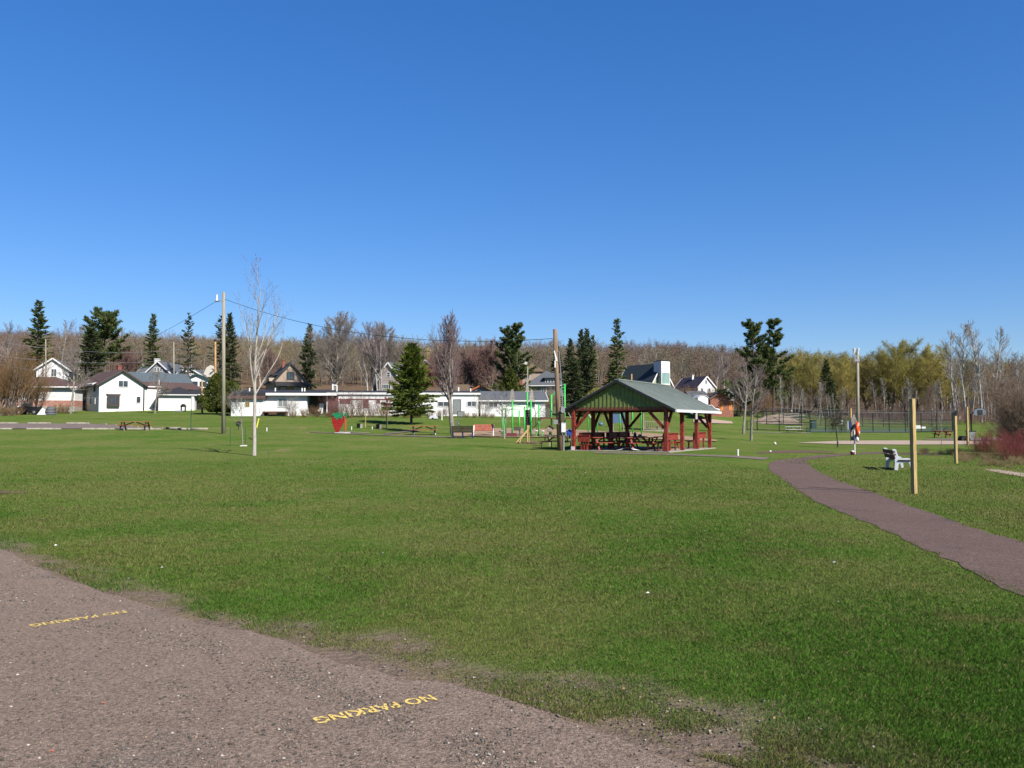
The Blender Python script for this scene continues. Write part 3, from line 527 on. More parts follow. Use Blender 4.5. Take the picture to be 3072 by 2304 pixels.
def lettering(p0, p1, lab, wear):
    cu = bpy.data.curves.new('lettering', 'FONT'); cu.body = 'NO PARKING'; cu.size = 1; cu.space_character = 1.06; cu.offset = .028; tmp = bpy.data.objects.new('tmp', cu); COL.objects.link(tmp); bpy.context.view_layer.update()
    me = bpy.data.meshes.new_from_object(tmp.evaluated_get(bpy.context.evaluated_depsgraph_get())); COL.objects.unlink(tmp); bpy.data.objects.remove(tmp); bpy.data.curves.remove(cu)
    xs = [v.co.x for v in me.vertices]; w0, w1 = min(xs), max(xs); a = Vector((*p0, 0)); d = Vector((*p1, 0)) - a; ux = d.normalized(); uy = Vector((-ux.y, ux.x, 0)); k = d.length / (w1 - w0); o = a - uy*.02
    for v in me.vertices: q = ux*(v.co.x - w0)*k + uy*v.co.y*k*1.25; v.co = (q.x, q.y, 0)
    me.materials.clear(); me.materials.append(paint(wear)); ob = link('painted_lettering', me); ob.location = (o.x, o.y, .0095); props(ob, lab, 'marking', 'no parking letterings on the gravel'); return ob
lettering(G(1298,2092), G(950,2163), 'worn yellow NO PARKING lettering nearest the bottom of the gravel lot', .385)
lettering(G(386,1836), G(104,1879), 'worn yellow NO PARKING lettering farther back beside the gravel lot left edge', .41)
# ------------------------------------------------------------------ buildings
def gable(T, x0, x1, y0, y1, h, rh, wm, rm, ridge='y', ov=.4, base=-1.5, th=.14, trim='white_trim', wall='wall'):
    """gabled block: wall prism and roof slabs; ridge along 'y' (gable to the front) or 'x'"""
    if ridge == 'y':
        xm = (x0+x1)/2; a = MB().prism([(x0,base),(x1,base),(x1,h),(xm,h+rh),(x0,h)], 'y', y0, y1); hw = (x1-x0)/2
        A, B_, C = (x0, x1, xm); P = lambda u, z, v: (u, v, z); lo, hi = y0-ov, y1+ov
    else:
        ym = (y0+y1)/2; a = MB().prism([(y0,base),(y1,base),(y1,h),(ym,h+rh),(y0,h)], 'x', x0, x1); hw = (y1-y0)/2
        A, B_, C = (y0, y1, ym); P = lambda u, z, v: (v, u, z); lo, hi = x0-ov, x1+ov
    a.build(wall, wm, T); sl = rh / hw; r = MB()
    for e, sg in ((A, -1), (B_, 1)):
        e0, z0 = e + sg*ov, h - sl*ov + .03
        q = [(e0, z0), (C, h+rh+.03), (C, h+rh+.03+th), (e0, z0+th)]
        r.add([P(u,z,lo) for u,z in q] + [P(u,z,hi) for u,z in q], [(0,1,2,3),(7,6,5,4)] + [(i,4+i,4+(i+1)%4,(i+1)%4) for i in range(4)])
    ro = r.build('roof', rm, T)
    if trim:
        t = MB()
        for e, sg in ((A, -1), (B_, 1)):
            e0, z0 = e + sg*(ov+.02), h - sl*(ov+.02) - .12
            for v in (lo-.035, hi+.035): t.beam(P(e0, z0+.14, v), P(C, h+rh+.04, v), .06, .24)
            t.beam(P(e0, z0+.1, lo+.0), P(e0, z0+.1, hi-.0), .07, .16)
        t.build('roof_trim', trim, T)
    return ro
def hip(T, x0, x1, y0, y1, h, rh, wm, rm, ov=.5, base=-1.5, wall='wall', flat=.0):
    MB().bb(x0,x1,y0,y1,base,h).build(wall, wm, T); a,b,c,d = x0-ov,x1+ov,y0-ov,y1+ov; k = min(b-a, d-c)/2*(1-flat); z = h
    if b-a >= d-c: r0, r1 = (a+k, (c+d)/2), (b-k, (c+d)/2)
    else: r0, r1 = ((a+b)/2, c+k), ((a+b)/2, d-k)
    m = MB(); vs = [(a,c,z),(b,c,z),(b,d,z),(a,d,z),(a,c,z+.12),(b,c,z+.12),(b,d,z+.12),(a,d,z+.12),(*r0,z+rh),(*r1,z+rh)]
    f = [(0,3,2,1),(0,1,5,4),(1,2,6,5),(2,3,7,6),(3,0,4,7)]
    f += [(4,5,9,8),(5,6,9),(6,7,8,9),(7,4,8)] if b-a >= d-c else [(4,5,8),(5,6,9,8),(6,7,9),(7,4,8,9)]
    m.add(vs, f); return m.build('roof', rm, T)
def win(T, x, y, z, w, h, face='f', fm='white_trim', cols=1, rows=1, name='window', pane='glass', fr=.08, dep=.1):
    """window: frame part with its pane as sub-part; (x, y, z) is the middle of the sill line on the wall plane"""
    def P(u, n, zz):
        return {'f': (x+u, y-n, z+zz), 'b': (x-u, y+n, z+zz), 'l': (x-n, y-u, z+zz), 'r': (x+n, y+u, z+zz)}[face]
    m = MB()
    def bar(u0, u1, z0, z1, n0=0., n1=None):
        n1 = dep*.8 if n1 is None else n1; a, b = P(u0,n0,z0), P(u1,n1,z1); m.bb(a[0],b[0],a[1],b[1],a[2],b[2])
    bar(-w/2-fr, -w/2, -fr, h+fr); bar(w/2, w/2+fr, -fr, h+fr); bar(-w/2, w/2, -fr, 0); bar(-w/2, w/2, h, h+fr)
    for i in range(1, cols): bar(-w/2 + w*i/cols - fr*.35, -w/2 + w*i/cols + fr*.35, 0, h, 0, dep*.7)
    for i in range(1, rows): bar(-w/2, w/2, h*i/rows - fr*.3, h*i/rows + fr*.3, 0, dep*.65)
    f = m.build(name, fm, T); a, b = P(-w/2, .02, 0), P(w/2, .03, h); MB().bb(a[0],b[0],a[1],b[1],a[2],b[2]).build('pane', pane, f); return f
def chimney(T, ro, x, y, z0, z1, m='brick_red', s=.6, cap=True):
    c = MB().bb(x-s/2,x+s/2,y-s/2,y+s/2,z0,z1)
    if cap: c.bb(x-s/2-.08,x+s/2+.08,y-s/2-.08,y+s/2+.08,z1,z1+.12)
    return c.build('chimney', m, ro)
def site(U, d, V=None): p = at(U, d); return (p.x, p.y, zV(V, d) if V else p.z)
# --- white gabled house on the left, turned towards the sun
T = thing('white_house', 'cream white clapboard house with bay window and front gable', 'house', site(295,123.5,1236), R(41)); rr = M['roof_brown']
gable(T, 0, 6.3, 0, 12.6, 4.3, 2.05, 'clap_white', 'roof_brown', 'y', .5, trim='dark_trim')
r2 = gable(T, 3.6, 15.6, 4.6, 12.2, 4.2, 2.3, 'clap_white', 'roof_blue', 'x', .3, wall='main_wall', trim='dark_trim')
MB().bb(6.51, 9.0, .05, 6, -1, 4.1).build('side_wing', 'clap_white', T); MB().bb(9.01, 15.4, .4, 4.6, -1, 3.7).build('rear_wing', 'clap_white', T)
MB().prism([(-.1,3.7),(5.2,4.3),(5.2,5.0),(-.1,3.9)], 'x', 6.6, 15.6).build('wing_roof', 'roof_brown', T)
chimney(T, r2, 5.4, 9.5, 5.6, 7.6); MB().prism([(-.5,3.9),(.9,3.9),(2.6,5.0),(2.4,5.2),(-.6,4.3)], 'y', 1.4, 5.8).build('dormer', 'clap_white', T)
win(T, 3.35, 0, 3.85, 1.3, .9, 'f', cols=2); win(T, 5.6, 0, 1.45, .55, .95, 'f'); 
win(T, 0, 2.2, 1.3, .5, 1.2, 'l'); win(T, 0, 4.4, 1.3, .5, 1.2, 'l'); win(T, 0, 7, 1.3, .8, 1.3, 'l'); win(T, 0, 2.4, 3.2, .6, .8, 'l', 'dark_metal')
win(T, 8.0, .05, .9, .01, .01, 'f', 'grey_metal', fr=.25, name='meter_box')
bw = win(T, 1.9, -.45, 1.05, 1.5, 1.45, 'f', 'brown_wood', cols=3, name='bay_window'); MB().prism([(.95,0),(3.05,0),(2.8,-.5),(1.2,-.5)], 'z', 2.58, 2.75).build('bay_roof', 'roof_grey', bw); MB().prism([(1.1,0),(2.9,0),(2.8,-.44),(1.2,-.44)], 'z', .85, 1.0).build('bay_sill', 'roof_grey', bw)
MB().bb(1.2,2.8,-.43,0,1.0,2.58).build('bay_box', 'brown_wood', bw)
MB().tube((9.3,2.0,4.3),(9.3,2.0,5.2),.09).build('vent_pipe', 'white', r2)
# --- garage wing and porch right of it
T = thing('garage', 'low garage with white overhead door and hipped dark shingle roof', 'garage', site(474,127,1237), R(14))
ro = hip(T, 0, 5.2, 0, 6, 2.65, 1.4, 'clap_white', 'roof_black', .45); MB().bb(-.45,5.65,-.5,-.452,2.62,2.76).build('fascia', 'white_trim', T)
dm = MB().bb(1.2,4.2,-.06,0,0,2.0)
for i in range(1,4): dm.bb(1.2,4.2,-.075,-.061,i*.5-.015,i*.5+.015)
dm.build('garage_door', 'white', T)
T = thing('porch_house', 'white house with low black porch roof beside the cedar bush', 'house', site(553,129,1238), R(8))
gable(T, 0, 6.2, 1.5, 8, 2.9, 1.0, 'clap_white', 'roof_black', 'x', .5); MB().bb(-.1,6.3,.2,1.49,2.75,2.9).build('porch_roof', 'white_trim', T); MB().bb(1.0,3.6,1.36,1.49,0,2.3).build('doorway', 'black_matte', T)
[MB().tube((x,.4,-.5),(x,.4,2.5),.07).build('porch_post', 'white', T) for x in (.1, 4.6)]
T = thing('gable_house', 'long brown roofed house with white gable and green trimmed windows', 'house', site(541,146,1210), R(12))
gable(T, 0, 5.3, 0, 10, 3.95, 1.2, 'white', 'roof_brown', 'y', .35, trim='bin_green'); gable(T, -9, .01, 3.2, 9.4, 3.7, 1.6, 'white', 'roof_brown', 'x', .3, wall='side_wall', trim=None)
win(T, 2.2, 0, 3.1, 1.0, .7, 'f', 'bin_green', cols=2); win(T, 3.7, 0, 3.1, 1.0, .7, 'f', 'bin_green', cols=2); win(T, 5.1, 0, 3.1, .8, .7, 'f', 'bin_green')
# --- houses up the slope on the left
T = thing('grey_house', 'pale grey gabled house with a white chimney on the slope', 'house', site(470,175,1150), R(-4))
ro = gable(T, -2.5, 2.7, 0, 9, 2.3, 2.3, 'grey_wall', 'roof_grey', 'y', .35); gable(T, -5.2, -2.71, 2, 8, 2.6, 1.6, 'grey_wall', 'roof_grey', 'x', .3, wall='side_wall'); chimney(T, ro, -1.9, 3.5, 3.8, 5.4, 'white', .9)
for i in (-.55, .1, .75): win(T, i, 0, 2.5, .35, .8, 'f', 'white_trim')
T = thing('white_cottage', 'small white gabled cottage with a yellow dormer above the garage', 'house', site(563,172,1145), R(6))
gable(T, -2.6, 2.6, 0, 8, 1.4, 1.6, 'clap_cool', 'roof_grey', 'y', .35); MB().prism([(2.0,1.2),(4.4,1.2),(4.4,2.6),(3.6,3.7),(2.8,3.2)], 'y', 3, 7).build('dormer', 'cream', T)
T = thing('hip_house', 'white house with brown hipped roof and brick base behind the brush', 'house', site(60,124,1240), R(8))
ro = hip(T, -6.5, 7.6, 0, 9, 3.95, 1.75, 'white', 'roof_brown', .6); MB().bb(-6.54,7.64,-.05,4,1.05,1.95).build('brick_band', 'brick', T); MB().bb(-6.55,7.65,-.07,4,-1,1.05).build('foundation', 'concrete', T); MB().bb(-7.1,8.2,-.66,-.602,3.87,4.05).build('fascia', 'white_trim', T)
win(T, 1.9, 0, 2.3, 1.0, .9, 'f', 'brown_wood')
T = thing('white_gable_house', 'two storey white house with steep gable above the brown hipped roof', 'house', site(152,150,1200), R(20))
gable(T, -2.5, 2.7, 0, 9, 5.6, 1.9, 'clap_cool', 'roof_grey', 'y', .45); win(T, .3, 0, 4.3, .8, 1.3, 'f', rows=2, cols=2); win(T, -1.5, 0, 1.6, .9, 1.3, 'f')
# --- long white building across the middle
LB0 = at(712, 108.5); LA = math.atan2(2.0, XU(1435,110.5) - LB0.x); ca, sa = math.cos(LA), math.sin(LA)
def lx(U): k = (U - CU) / FPX * 1.0; return (k*LB0.y - LB0.x) / (ca - k*sa)      # position along the facade seen at photo column U
z0 = zV(1246, 108.5); T = thing('long_building', 'long low white one storey building with flat black roof and red trimmed bays', 'building', (LB0.x, LB0.y, z0), LA)
a, b, c, d_, e = (lx(q) for q in (716, 921, 985, 1172, 1435)); RF = MB()
MB().bb(lx(700), lx(795), -1.0, 1, -1, 2.1).build('lean_to', 'clap_bright', T); MB().prism([(-1.4,2.1),(1.0,2.1),(1.0,3.1),(-1.4,2.3)], 'x', lx(690), lx(800)).build('lean_to_roof', 'roof_brown', T); win(T, lx(749), -1.0, 1.2, .35, .5, 'f', 'gold', 2, 2)
MB().bb(lx(795)+.01, b, 0, 9, -1, 2.6).build('wall', 'clap_bright', T)
MB().bb(b+.01, c, 2.2, 9, -1, 2.6).bb(b, c+1.5, 0, 2.2, -1, .25).build('porch_back', 'porch_dark', T); MB().bb(c-.25, c-.1, .05, .2, .25, 2.6).build('porch_post', 'white', T); MB().bb(c+.01, c+1.3, -.03, 3, -.5, 2.5).build('maroon_panel', 'maroon', T)
MB().prism([(-.6,2.62),(9.5,2.62),(9.5,3.5),(5,3.55),(-.6,2.95)], 'x', a-.6, c+1.2).build('roof', 'roof_black', T); MB().bb(lx(800), c+1.2, -.68, -.602, 2.6, 2.93).build('fascia', 'white', T)
MB().bb(c+1.31, e, .0, 9, -1, 2.76).build('main_wall', 'clap_bright', T); MB().bb(c-.2, e+.3, -.25, 9.3, 2.76, 3.02).build('parapet', 'white', T); MB().prism([(-.2,3.02),(9.3,3.02),(9.3,3.4),(4,3.45),(-.2,3.1)], 'x', c-.2, e+.3).build('main_roof', 'roof_black', T)
MB().bb(c+1.4, lx(1168), -.05, -.001, 2.05, 2.2).bb(c+1.5, c+2.9, -.05, -.001, 1.55, 2.04).bb(lx(1090), lx(1106), -.05, -.001, 1.0, 2.04).bb(lx(1130), lx(1140), -.05, -.001, 1.6, 2.04).build('red_trim', 'maroon', T)
win(T, lx(848), 0, 1.15, 1.1, .95, 'f', 'white_trim', 2, pane='grey_wall'); win(T, lx(1330), 0, 1.25, 1.4, .55, 'f', 'white_trim', 2); win(T, lx(1415), 0, 1.25, 1.1, .6, 'f', 'white_trim', 2); win(T, lx(1372), 0, .3, .9, 1.8, 'f', 'grey_metal', name='door', pane='grey_wall')
for u in (735, 814, 896, 904): MB().tube((lx(u),2.2,2.8),(lx(u),2.2,3.7),.1).build('vent_pipe', 'white', T)
MB().tube((lx(1007),.9,3.0),(lx(1007),.9,4.0),.1).tube((lx(1007),.9,4.0),(lx(1007)-.35,.9,4.0),.1).build('vent_pipe', 'white', T)
for u, y, z, r_ in ((980,5,4.4,.12),(1375,3,3.9,.12),(1412,2,3.7,.1)): MB().tube((lx(u),y,3.0),(lx(u),y,z),r_).build('vent_pipe', 'white', T)
MB().bb(lx(796), lx(866), -1.6, -.02, .35, .5).bb(lx(796), lx(800), -1.5, -.05, -.5, .35).bb(lx(818), lx(840), -2.2, -1.6, .1, .2).bb(lx(818), lx(840), -1.9, -1.6, .22, .32).bb(lx(860), lx(864), -1.5, -.05, -.5, .35).build('deck', 'brown_wood', T)
p = T.matrix_basis @ Vector((lx(950), .9, .25)); t = thing('porch_bag', 'red and white bag lying on the porch of the white building', 'bag', p); MB().ball((0,0,.28),(.45,.35,.3)).build('bag', 'maroon', t, True); MB().ball((.25,-.1,.32),(.3,.3,.26)).build('flap', 'white', t, True)
p = T.matrix_basis @ Vector((lx(962), 1.1, .25)); t = thing('porch_cabinet', 'white upright cabinet standing on the porch of the white building', 'cabinet', p, LA); MB().bb(-.3,.3,-.25,.25,0,1.35).build('body', 'white', t); MB().bb(-.27,.27,-.28,-.252,.1,1.25).build('door', 'white_trim', t)
G0 = T.matrix_basis @ Vector((e+.32, .6, 0)); T = thing('grey_roof_building', 'white low building with pitched blue grey roof behind the playground', 'building', G0, LA); L2 = lx(1630) - e
gable(T, 0, L2, 0, 7.5, 2.1, 1.15, 'clap_bright', 'roof_grey', 'x', .35); win(T, 1.7, 0, 1.15, 1.1, .6, 'f', 'white_trim', 2); win(T, L2*.31, 0, 1.3, .4, .5, 'f', 'white_trim'); win(T, L2*.78, 0, 1.15, 1.0, .6, 'f', 'white_trim', 2)
MB().tube((L2*.41,1.2,2.4),(L2*.41,1.2,3.5),.05).build('vent_pipe', 'dark_metal', T)
p = at(1383, 106.5); t = thing('utility_cabinet', 'grey green utility cabinet by the white building wall', 'cabinet', p, LA); MB().bb(-.5,.45,-.35,.35,-.1,.75).build('body', 'slat_olive', t, bevel=.03); MB().bb(-.4,.35,-.38,-.352,.1,.65).build('door', 'grey_wall', t)
# --- houses behind the long building
T = thing('tan_house', 'tan gabled house with black roof and porch roof behind the flat roof', 'house', site(868,150,1196), R(25))
ro = gable(T, -2.9, 3.0, 0, 9, 3.1, 3.3, 'tan_wall', 'roof_black', 'y', .3, trim='dark_metal'); win(T, .1, 0, 3.5, 1.2, 1.25, 'f', 'dark_metal', 2, 2); MB().prism([(-1.9,2.35),(-.001,3.05),(-.001,2.9),(-1.9,2.2)], 'x', -2.8, 3.6).build('porch_roof', 'roof_black', T)
[MB().tube((x,-1.7,-1),(x,-1.7,2.2),.09).build('porch_post', 'dark_metal', T) for x in (-2.6, .6, 3.3)]; chimney(T, ro, -.5, 4, 5.6, 7.2, s=.5); MB().prism([(1.5,3.2),(5.2,3.2),(5.2,4.6),(2.2,4.4)], 'x', -3.4, -1.5).build('dormer', 'tan_wall', T); MB().prism([(1.3,4.3),(5.4,4.6),(5.4,4.75),(1.3,4.45)], 'x', -3.7, -1.0).build('dormer_roof', 'roof_black', T)
win(T, -1.2, 0, .9, 1.0, 1.3, 'f', 'dark_metal', 2); win(T, 1.4, 0, .9, 1.0, 1.3, 'f', 'dark_metal', 2)
T = thing('mauve_house', 'mauve shingled house with steep white edged gable beside the birches', 'house', site(1163,150,1195), R(-14))
gable(T, -1.8, 1.9, 0, 8, 4.1, 2.35, 'mauve_wall', 'roof_grey', 'y', .3); win(T, .1, 0, 3.9, .55, .8, 'f', rows=2); win(T, -.35, 0, 1.75, 1.7, .75, 'f', cols=4)
MB().prism([(-4.4,1.2),(-1.82,1.2),(-1.82,5.6),(-3.3,5.6)], 'y', 3, 7).build('side_roof', 'roof_church', T)
T = thing('gold_cupola_church', 'brick church with a golden cupola among the hill trees', 'church', site(1275,215,1150), R(-10))
ro = gable(T, -2.2, 2.2, 0, 10, 4.2, 1.9, 'brick_red', 'roof_tan', 'y', .3); cu = MB().tube((0,2,5.5),(0,2,8.6),.68,.64,8).build('cupola', 'gold', T); MB().tube((0,2,8.6),(0,2,8.8),.95,.95,8).tube((0,2,8.8),(0,2,9.3),.85,.45,8).tube((0,2,9.3),(0,2,10.1),.45,.08,8).tube((0,2,10.1),(0,2,10.6),.04).build('cupola_roof', 'gold', cu)
MB().prism([(1.6,2.8),(4.6,2.8),(3.1,5.2)], 'y', -1, 6).build('side_gable', 'brick', T)
T = thing('tan_roof_house', 'tan roofed house with orange edged gable behind the white building', 'house', site(1437,140,1196), R(6))
gable(T, -1.4, 1.7, 0, 5, 1.35, .8, 'grey_wall', 'roof_tan', 'y', .3, trim='orange_wood'); gable(T, -4.5, -1.41, 1, 6, 1.3, 1.1, 'grey_wall', 'roof_tan', 'x', .4, wall='side_wall', trim='orange_wood')
T = thing('grey_hip_house', 'grey house with slate hipped roof and four white framed dormer windows', 'house', site(1640,142,1200), R(-12))
ro = hip(T, -3.3, 2.3, 0, 7, 2.5, 2.75, 'grey_wall', 'roof_grey', .45); MB().bb(-.35,1.75,.15,3,2.75,3.85).build('dormer', 'grey_wall', T); MB().prism([(-.3,3.8),(3.6,3.8),(3.6,4.9)], 'x', -.65, 2.05).build('dormer_roof', 'roof_grey', T)
for i in range(4): win(T, -.05 + i*.5, .15, 3.0, .3, .55, 'f', fr=.07)
win(T, -.5, 0, .9, .8, 1.1, 'f', cols=2); MB().bb(-3.76,2.76,-.52,-.452,2.38,2.54).build('fascia', 'white_trim', T)
T = thing('hill_house', 'brown roofed house high on the slope with red chimney', 'house', site(1597,185,1150), R(0))
ro = hip(T, -2.6, 2.4, 0, 6, 2.6, 2.1, 'tan_wall', 'roof_tan', .4); MB().bb(-2.75,-2.2,-.5,-.05,-1,3.0).build('chimney', 'brick_red', T); win(T, -1, 0, 1.0, .8, .9, 'f', cols=2); MB().bb(-2.0,-1.1,1.2,3,3.4,5.2).prism([(-2.2,5.2),(-.9,5.2),(-1.55,6.0)], 'y', 1.1, 3.1).build('dormer', 'cream', T)
# --- A frame church with white tower
T = thing('a_frame_church', 'dark green roofed church with white and glass box tower on its gable', 'church', site(1986,165,1200), R(30))
ro = gable(T, -3.0, 3.0, 0, 11, 2.5, 4.75, 'church_wall', 'roof_church', 'y', .25)
MB().bb(-1.15,1.05,-1.3,1.0,5.35,7.7).bb(-1.16,-1.02,-1.31,-1.17,1,5.35).bb(.93,1.06,-1.31,-1.17,1,5.35).bb(-1.02,.93,-1.3,-1.18,3.0,3.2).build('tower', 'white', T); MB().bb(-1.22,1.12,-1.38,1.06,7.7,7.82).build('tower_cap', 'dark_metal', T)
MB().bb(-1.02,.93,-1.27,-1.2,3.21,5.34).bb(-1.1,-1.04,-1.16,.0,3.0,5.34).build('tower_glass', 'glass_green', T)
# --- right-hand houses and sheds
T = thing('white_hill_house', 'white house with dark purple metal roof on the slope above the brick shed', 'house', site(2120,172,1190), R(24))
ro = gable(T, -2.1, 2.2, 0, 8, 2.05, 2.1, 'clap_cool', 'roof_purple', 'y', .25); win(T, -.05, 0, 2.7, .3, .7, 'f', 'white_trim', fr=.06); win(T, .75, 0, .95, .5, .75, 'f', 'white_trim', 2, fr=.06); win(T, -1.1, 0, .95, .5, .75, 'f', 'white_trim', 2, fr=.06); chimney(T, ro, -.5, 4, 3.7, 4.6, 'white', .4)
win(T, -2.1, 2, .9, .5, .8, 'l'); win(T, -2.1, 4.5, .9, .5, .8, 'l')
T = thing('brick_shed', 'brick shed with bright orange double doors under the pine', 'shed', site(2164,131,1232), R(6))
gable(T, -1.75, 1.25, 0, 5, 1.9, .95, 'shed_brick', 'roof_grey', 'y', .2, trim='brown_wood'); MB().bb(1.26,2.05,.12,4,-1.5,1.6).build('side_wall', 'shed_brick', T)
win(T, -.25, 0, 2.1, .2, .3, 'f', 'brown_wood', name='vent', pane='black', fr=.04)
MB().bb(-.2,.32,-.05,-.001,0,1.5).build('door', 'door_orange', T); MB().bb(1.3,1.85,.07,.119,0,1.5).build('door', 'door_orange', T)
gable(T, -4.6, -1.76, 1.5, 5, 2.3, .75, 'grey_wall', 'roof_grey', 'x', .2, wall='rear_wall', trim=None)
T = thing('white_shed', 'small white round topped shed between the shelter roof and brick shed', 'shed', site(2110,128,1222), R(10), scale=.55); MB().prism([(-1.5,-2),(1.5,-2),(1.5,2.6),(.8,3.1),(0,3.25),(-.8,3.1),(-1.5,2.6)], 'y', 0, 4).build('wall', 'white', T); MB().prism([(-1.7,2.55),(-.9,3.2),(0,3.37),(.9,3.2),(1.7,2.55),(1.7,2.68),(.9,3.34),(0,3.5),(-.9,3.34),(-1.7,2.68)], 'y', -.2, 4.2).build('roof', 'tarp', T); MB().bb(-.5,.5,-.05,-.001,0,2).build('door', 'clap_cool', T)
T = thing('white_gable_shed', 'little white gabled house behind the brick shed roof', 'house', site(2185,150,1215), R(10)); gable(T, -1.1, 1.15, 0, 4, 1.75, 1.05, 'clap_cool', 'roof_black', 'y', .2); win(T, 0, 0, 1.0, .4, .5, 'f')
T = thing('parked_car', 'white car parked in front of the brick shed', 'car', site(2118,127,1243), R(8))
bd = MB().prism([(-1.9,.35),(1.9,.35),(1.95,.8),(1.2,.95),(.7,1.42),(-.9,1.42),(-1.5,.98),(-1.95,.85)], 'y', -.8, .8).build('body', 'white', T, bevel=.05); MB().prism([(-1.3,.98),(1.05,.98),(.62,1.36),(-.82,1.36)], 'y', -.82, .82).build('window', 'glass', T)
for x in (-1.2, 1.2): MB().tube((x,-.83,.33),(x,.83,.33),.33,n=14).build('wheel', 'black_matte', T)
# --- park shelter
SA = R(-29.5); ws, ls = 5.68, 8.5; SH0 = Vector((8.59 - ws*math.cos(SA), 46.2 - ws*math.sin(SA), 0)); T = thing('park_shelter', 'open red timber picnic shelter with green gable and grey metal roof', 'shelter', SH0, SA)
MB().bb(-.28, ws+.3, -.3, ls+.35, -.3, .05).build('floor_slab', 'concrete', T); PH = 2.36; pr = 4.12; e = .62; f0, f1 = -.27, ls+.3
for x in (0, ws):
    for i in range(4):
        y = i*ls/3; MB().bb(x-.105,x+.105,y-.105,y+.105,.05,PH).build('post', 'red_paint', T, bevel=.015)
def brace(p0, p1): MB().beam(p0, p1, .12, .15).build('brace', 'red_paint', T)
for x, s in ((0,1),(ws,-1)):
    for y in (0, ls): brace((x+s*.14,y,1.35),(x+s*1.0,y,PH-.05))
    brace((x,.14,1.35),(x,1.0,PH-.05)); brace((x,ls-.14,1.35),(x,ls-1.0,PH-.05))
brace((0,ls/3+.14,1.35),(0,ls/3+1,PH-.05)); brace((0,2*ls/3-.14,1.35),(0,2*ls/3-1,PH-.05)); brace((ws,2*ls/3+.5,1.9),(ws,2*ls/3+.14,2.3)) if False else None
BM = MB()
for x in (0, ws): BM.bb(x-.09,x+.09,-.15,ls+.15,PH,PH+.2)
for y in (0, ls/3, 2*ls/3, ls): BM.bb(.095,ws-.095,y-.08,y+.08,PH+.001,PH+.19)
BM.build('beam', 'red_brown', T); sl = (pr - 2.36 - .04) / (ws/2 + e)
def rz(x): return pr - .04 - sl * abs(x - ws/2)
for y, nm in ((-.06, 'front_gable'), (ls+.02, 'rear_gable')):
    m = MB().prism([(-.35,PH+.06),(ws+.35,PH+.06),(ws+.35,rz(ws+.35)-.1),(ws/2,rz(ws/2)-.1),(-.35,rz(-.35)-.1)], 'y', y, y+.04)
    for k in range(26):
        x = -.3 + k*(ws+.6)/25; s = -.03 if y < 1 else .045
        m.bb(x-.02,x+.02,y+s,y+s+.028,PH+.08,rz(x)-.12)
    m.build(nm, 'board_green', T)
m = MB()
for s in (-1, 1):
    x0 = ws/2 + s*(ws/2+e)
    q = [(x0, rz(x0)), (ws/2, rz(ws/2)), (ws/2, rz(ws/2)+.05), (x0, rz(x0)+.05)]; m.prism(q, 'y', f0, f1)
    for k in range(27):
        y = f0+.08 + k*(f1-f0-.16)/26; m.beam((x0-s*.005,y,rz(x0)+.06),(ws/2+s*.02,y,rz(ws/2)+.06),.045,.035)
m.bb(ws/2-.14,ws/2+.14,f0-.01,f1+.01,pr+.0,pr+.05); ro = m.build('roof', 'roof_metal', T)
for s in (-1, 1):
    x0 = ws/2 + s*(ws/2+e)
    for y in (f0-.02, f1+.02): MB().beam((x0,y,rz(x0)-.03),(ws/2-s*.003,y,rz(ws/2)-.03),.05,.13).build('rake_board', 'dark_metal', ro)
xr = ws+e; m = MB().bb(xr+.0,xr+.09,f0,f1,rz(xr)-.12,rz(xr)+.02); m.bb(xr+.0,xr+.08,ls/3+.6,ls/3+.72,rz(xr)-.5,rz(xr)-.12); m.build('gutter', 'white_trim', ro)
MB().bb(-e-.09,-e,f0,f1,rz(-e)-.1,rz(-e)+.02).build('gutter', 'grey_metal', ro)
MB().bb(-.12,.1,-.13,-.106,.05,.26).build('post_repair', 'white', T)
def shelter_bench(x, y0, y1, s):
    """bench between posts; s = direction of the seat from the back"""
    t = thing('bench', '', 'bench', T.matrix_basis @ Vector((x, (y0+y1)/2, .05)), SA); l = (y1-y0)/2
    MB().bb(-.03,.03,-l,l,.62,.98).build('backrest', 'red_table', t); MB().bb(s*.1 if s>0 else s*.5, s*.5 if s>0 else s*.1,-l,l,.42,.47).build('seat', 'red_table', t)
    for y in (-l+.2, 0, l-.2): MB().bb(*sorted((s*.035, s*.12)),y-.05,y+.05,0,.95).bb(*sorted((s*.36,s*.44)),y-.05,y+.05,0,.42).build('leg', 'red_table', t)
    MB().bb(-.06,.1,-l,l,.985,1.02).build('top_rail', 'red_table', t); return t
shelter_bench(ws-.22, .2, 2.65, -1)['label'] = 'red built in bench between the two front right shelter posts'
shelter_bench(ws-.22, 5.85, 8.3, -1)['label'] = 'red built in bench between the two rear right shelter posts'
shelter_bench(.22, .3, 4.0, 1)['label'] = 'long red bench along the shaded left side of the shelter front half'
shelter_bench(.22, 4.4, 8.3, 1)['label'] = 'long red bench along the shaded left side of the shelter rear half'
b = shelter_bench(.55, -.38, .38, 1); b.location = T.matrix_basis @ Vector((.6, .12, -.08)); b.rotation_euler.z = SA + math.pi/2; b['label'] = 'short sunlit red bench beside the front left shelter post'
for o in [q for q in COL.objects if q.get('category') == 'bench']: o['group'] = 'built in benches of the shelter'
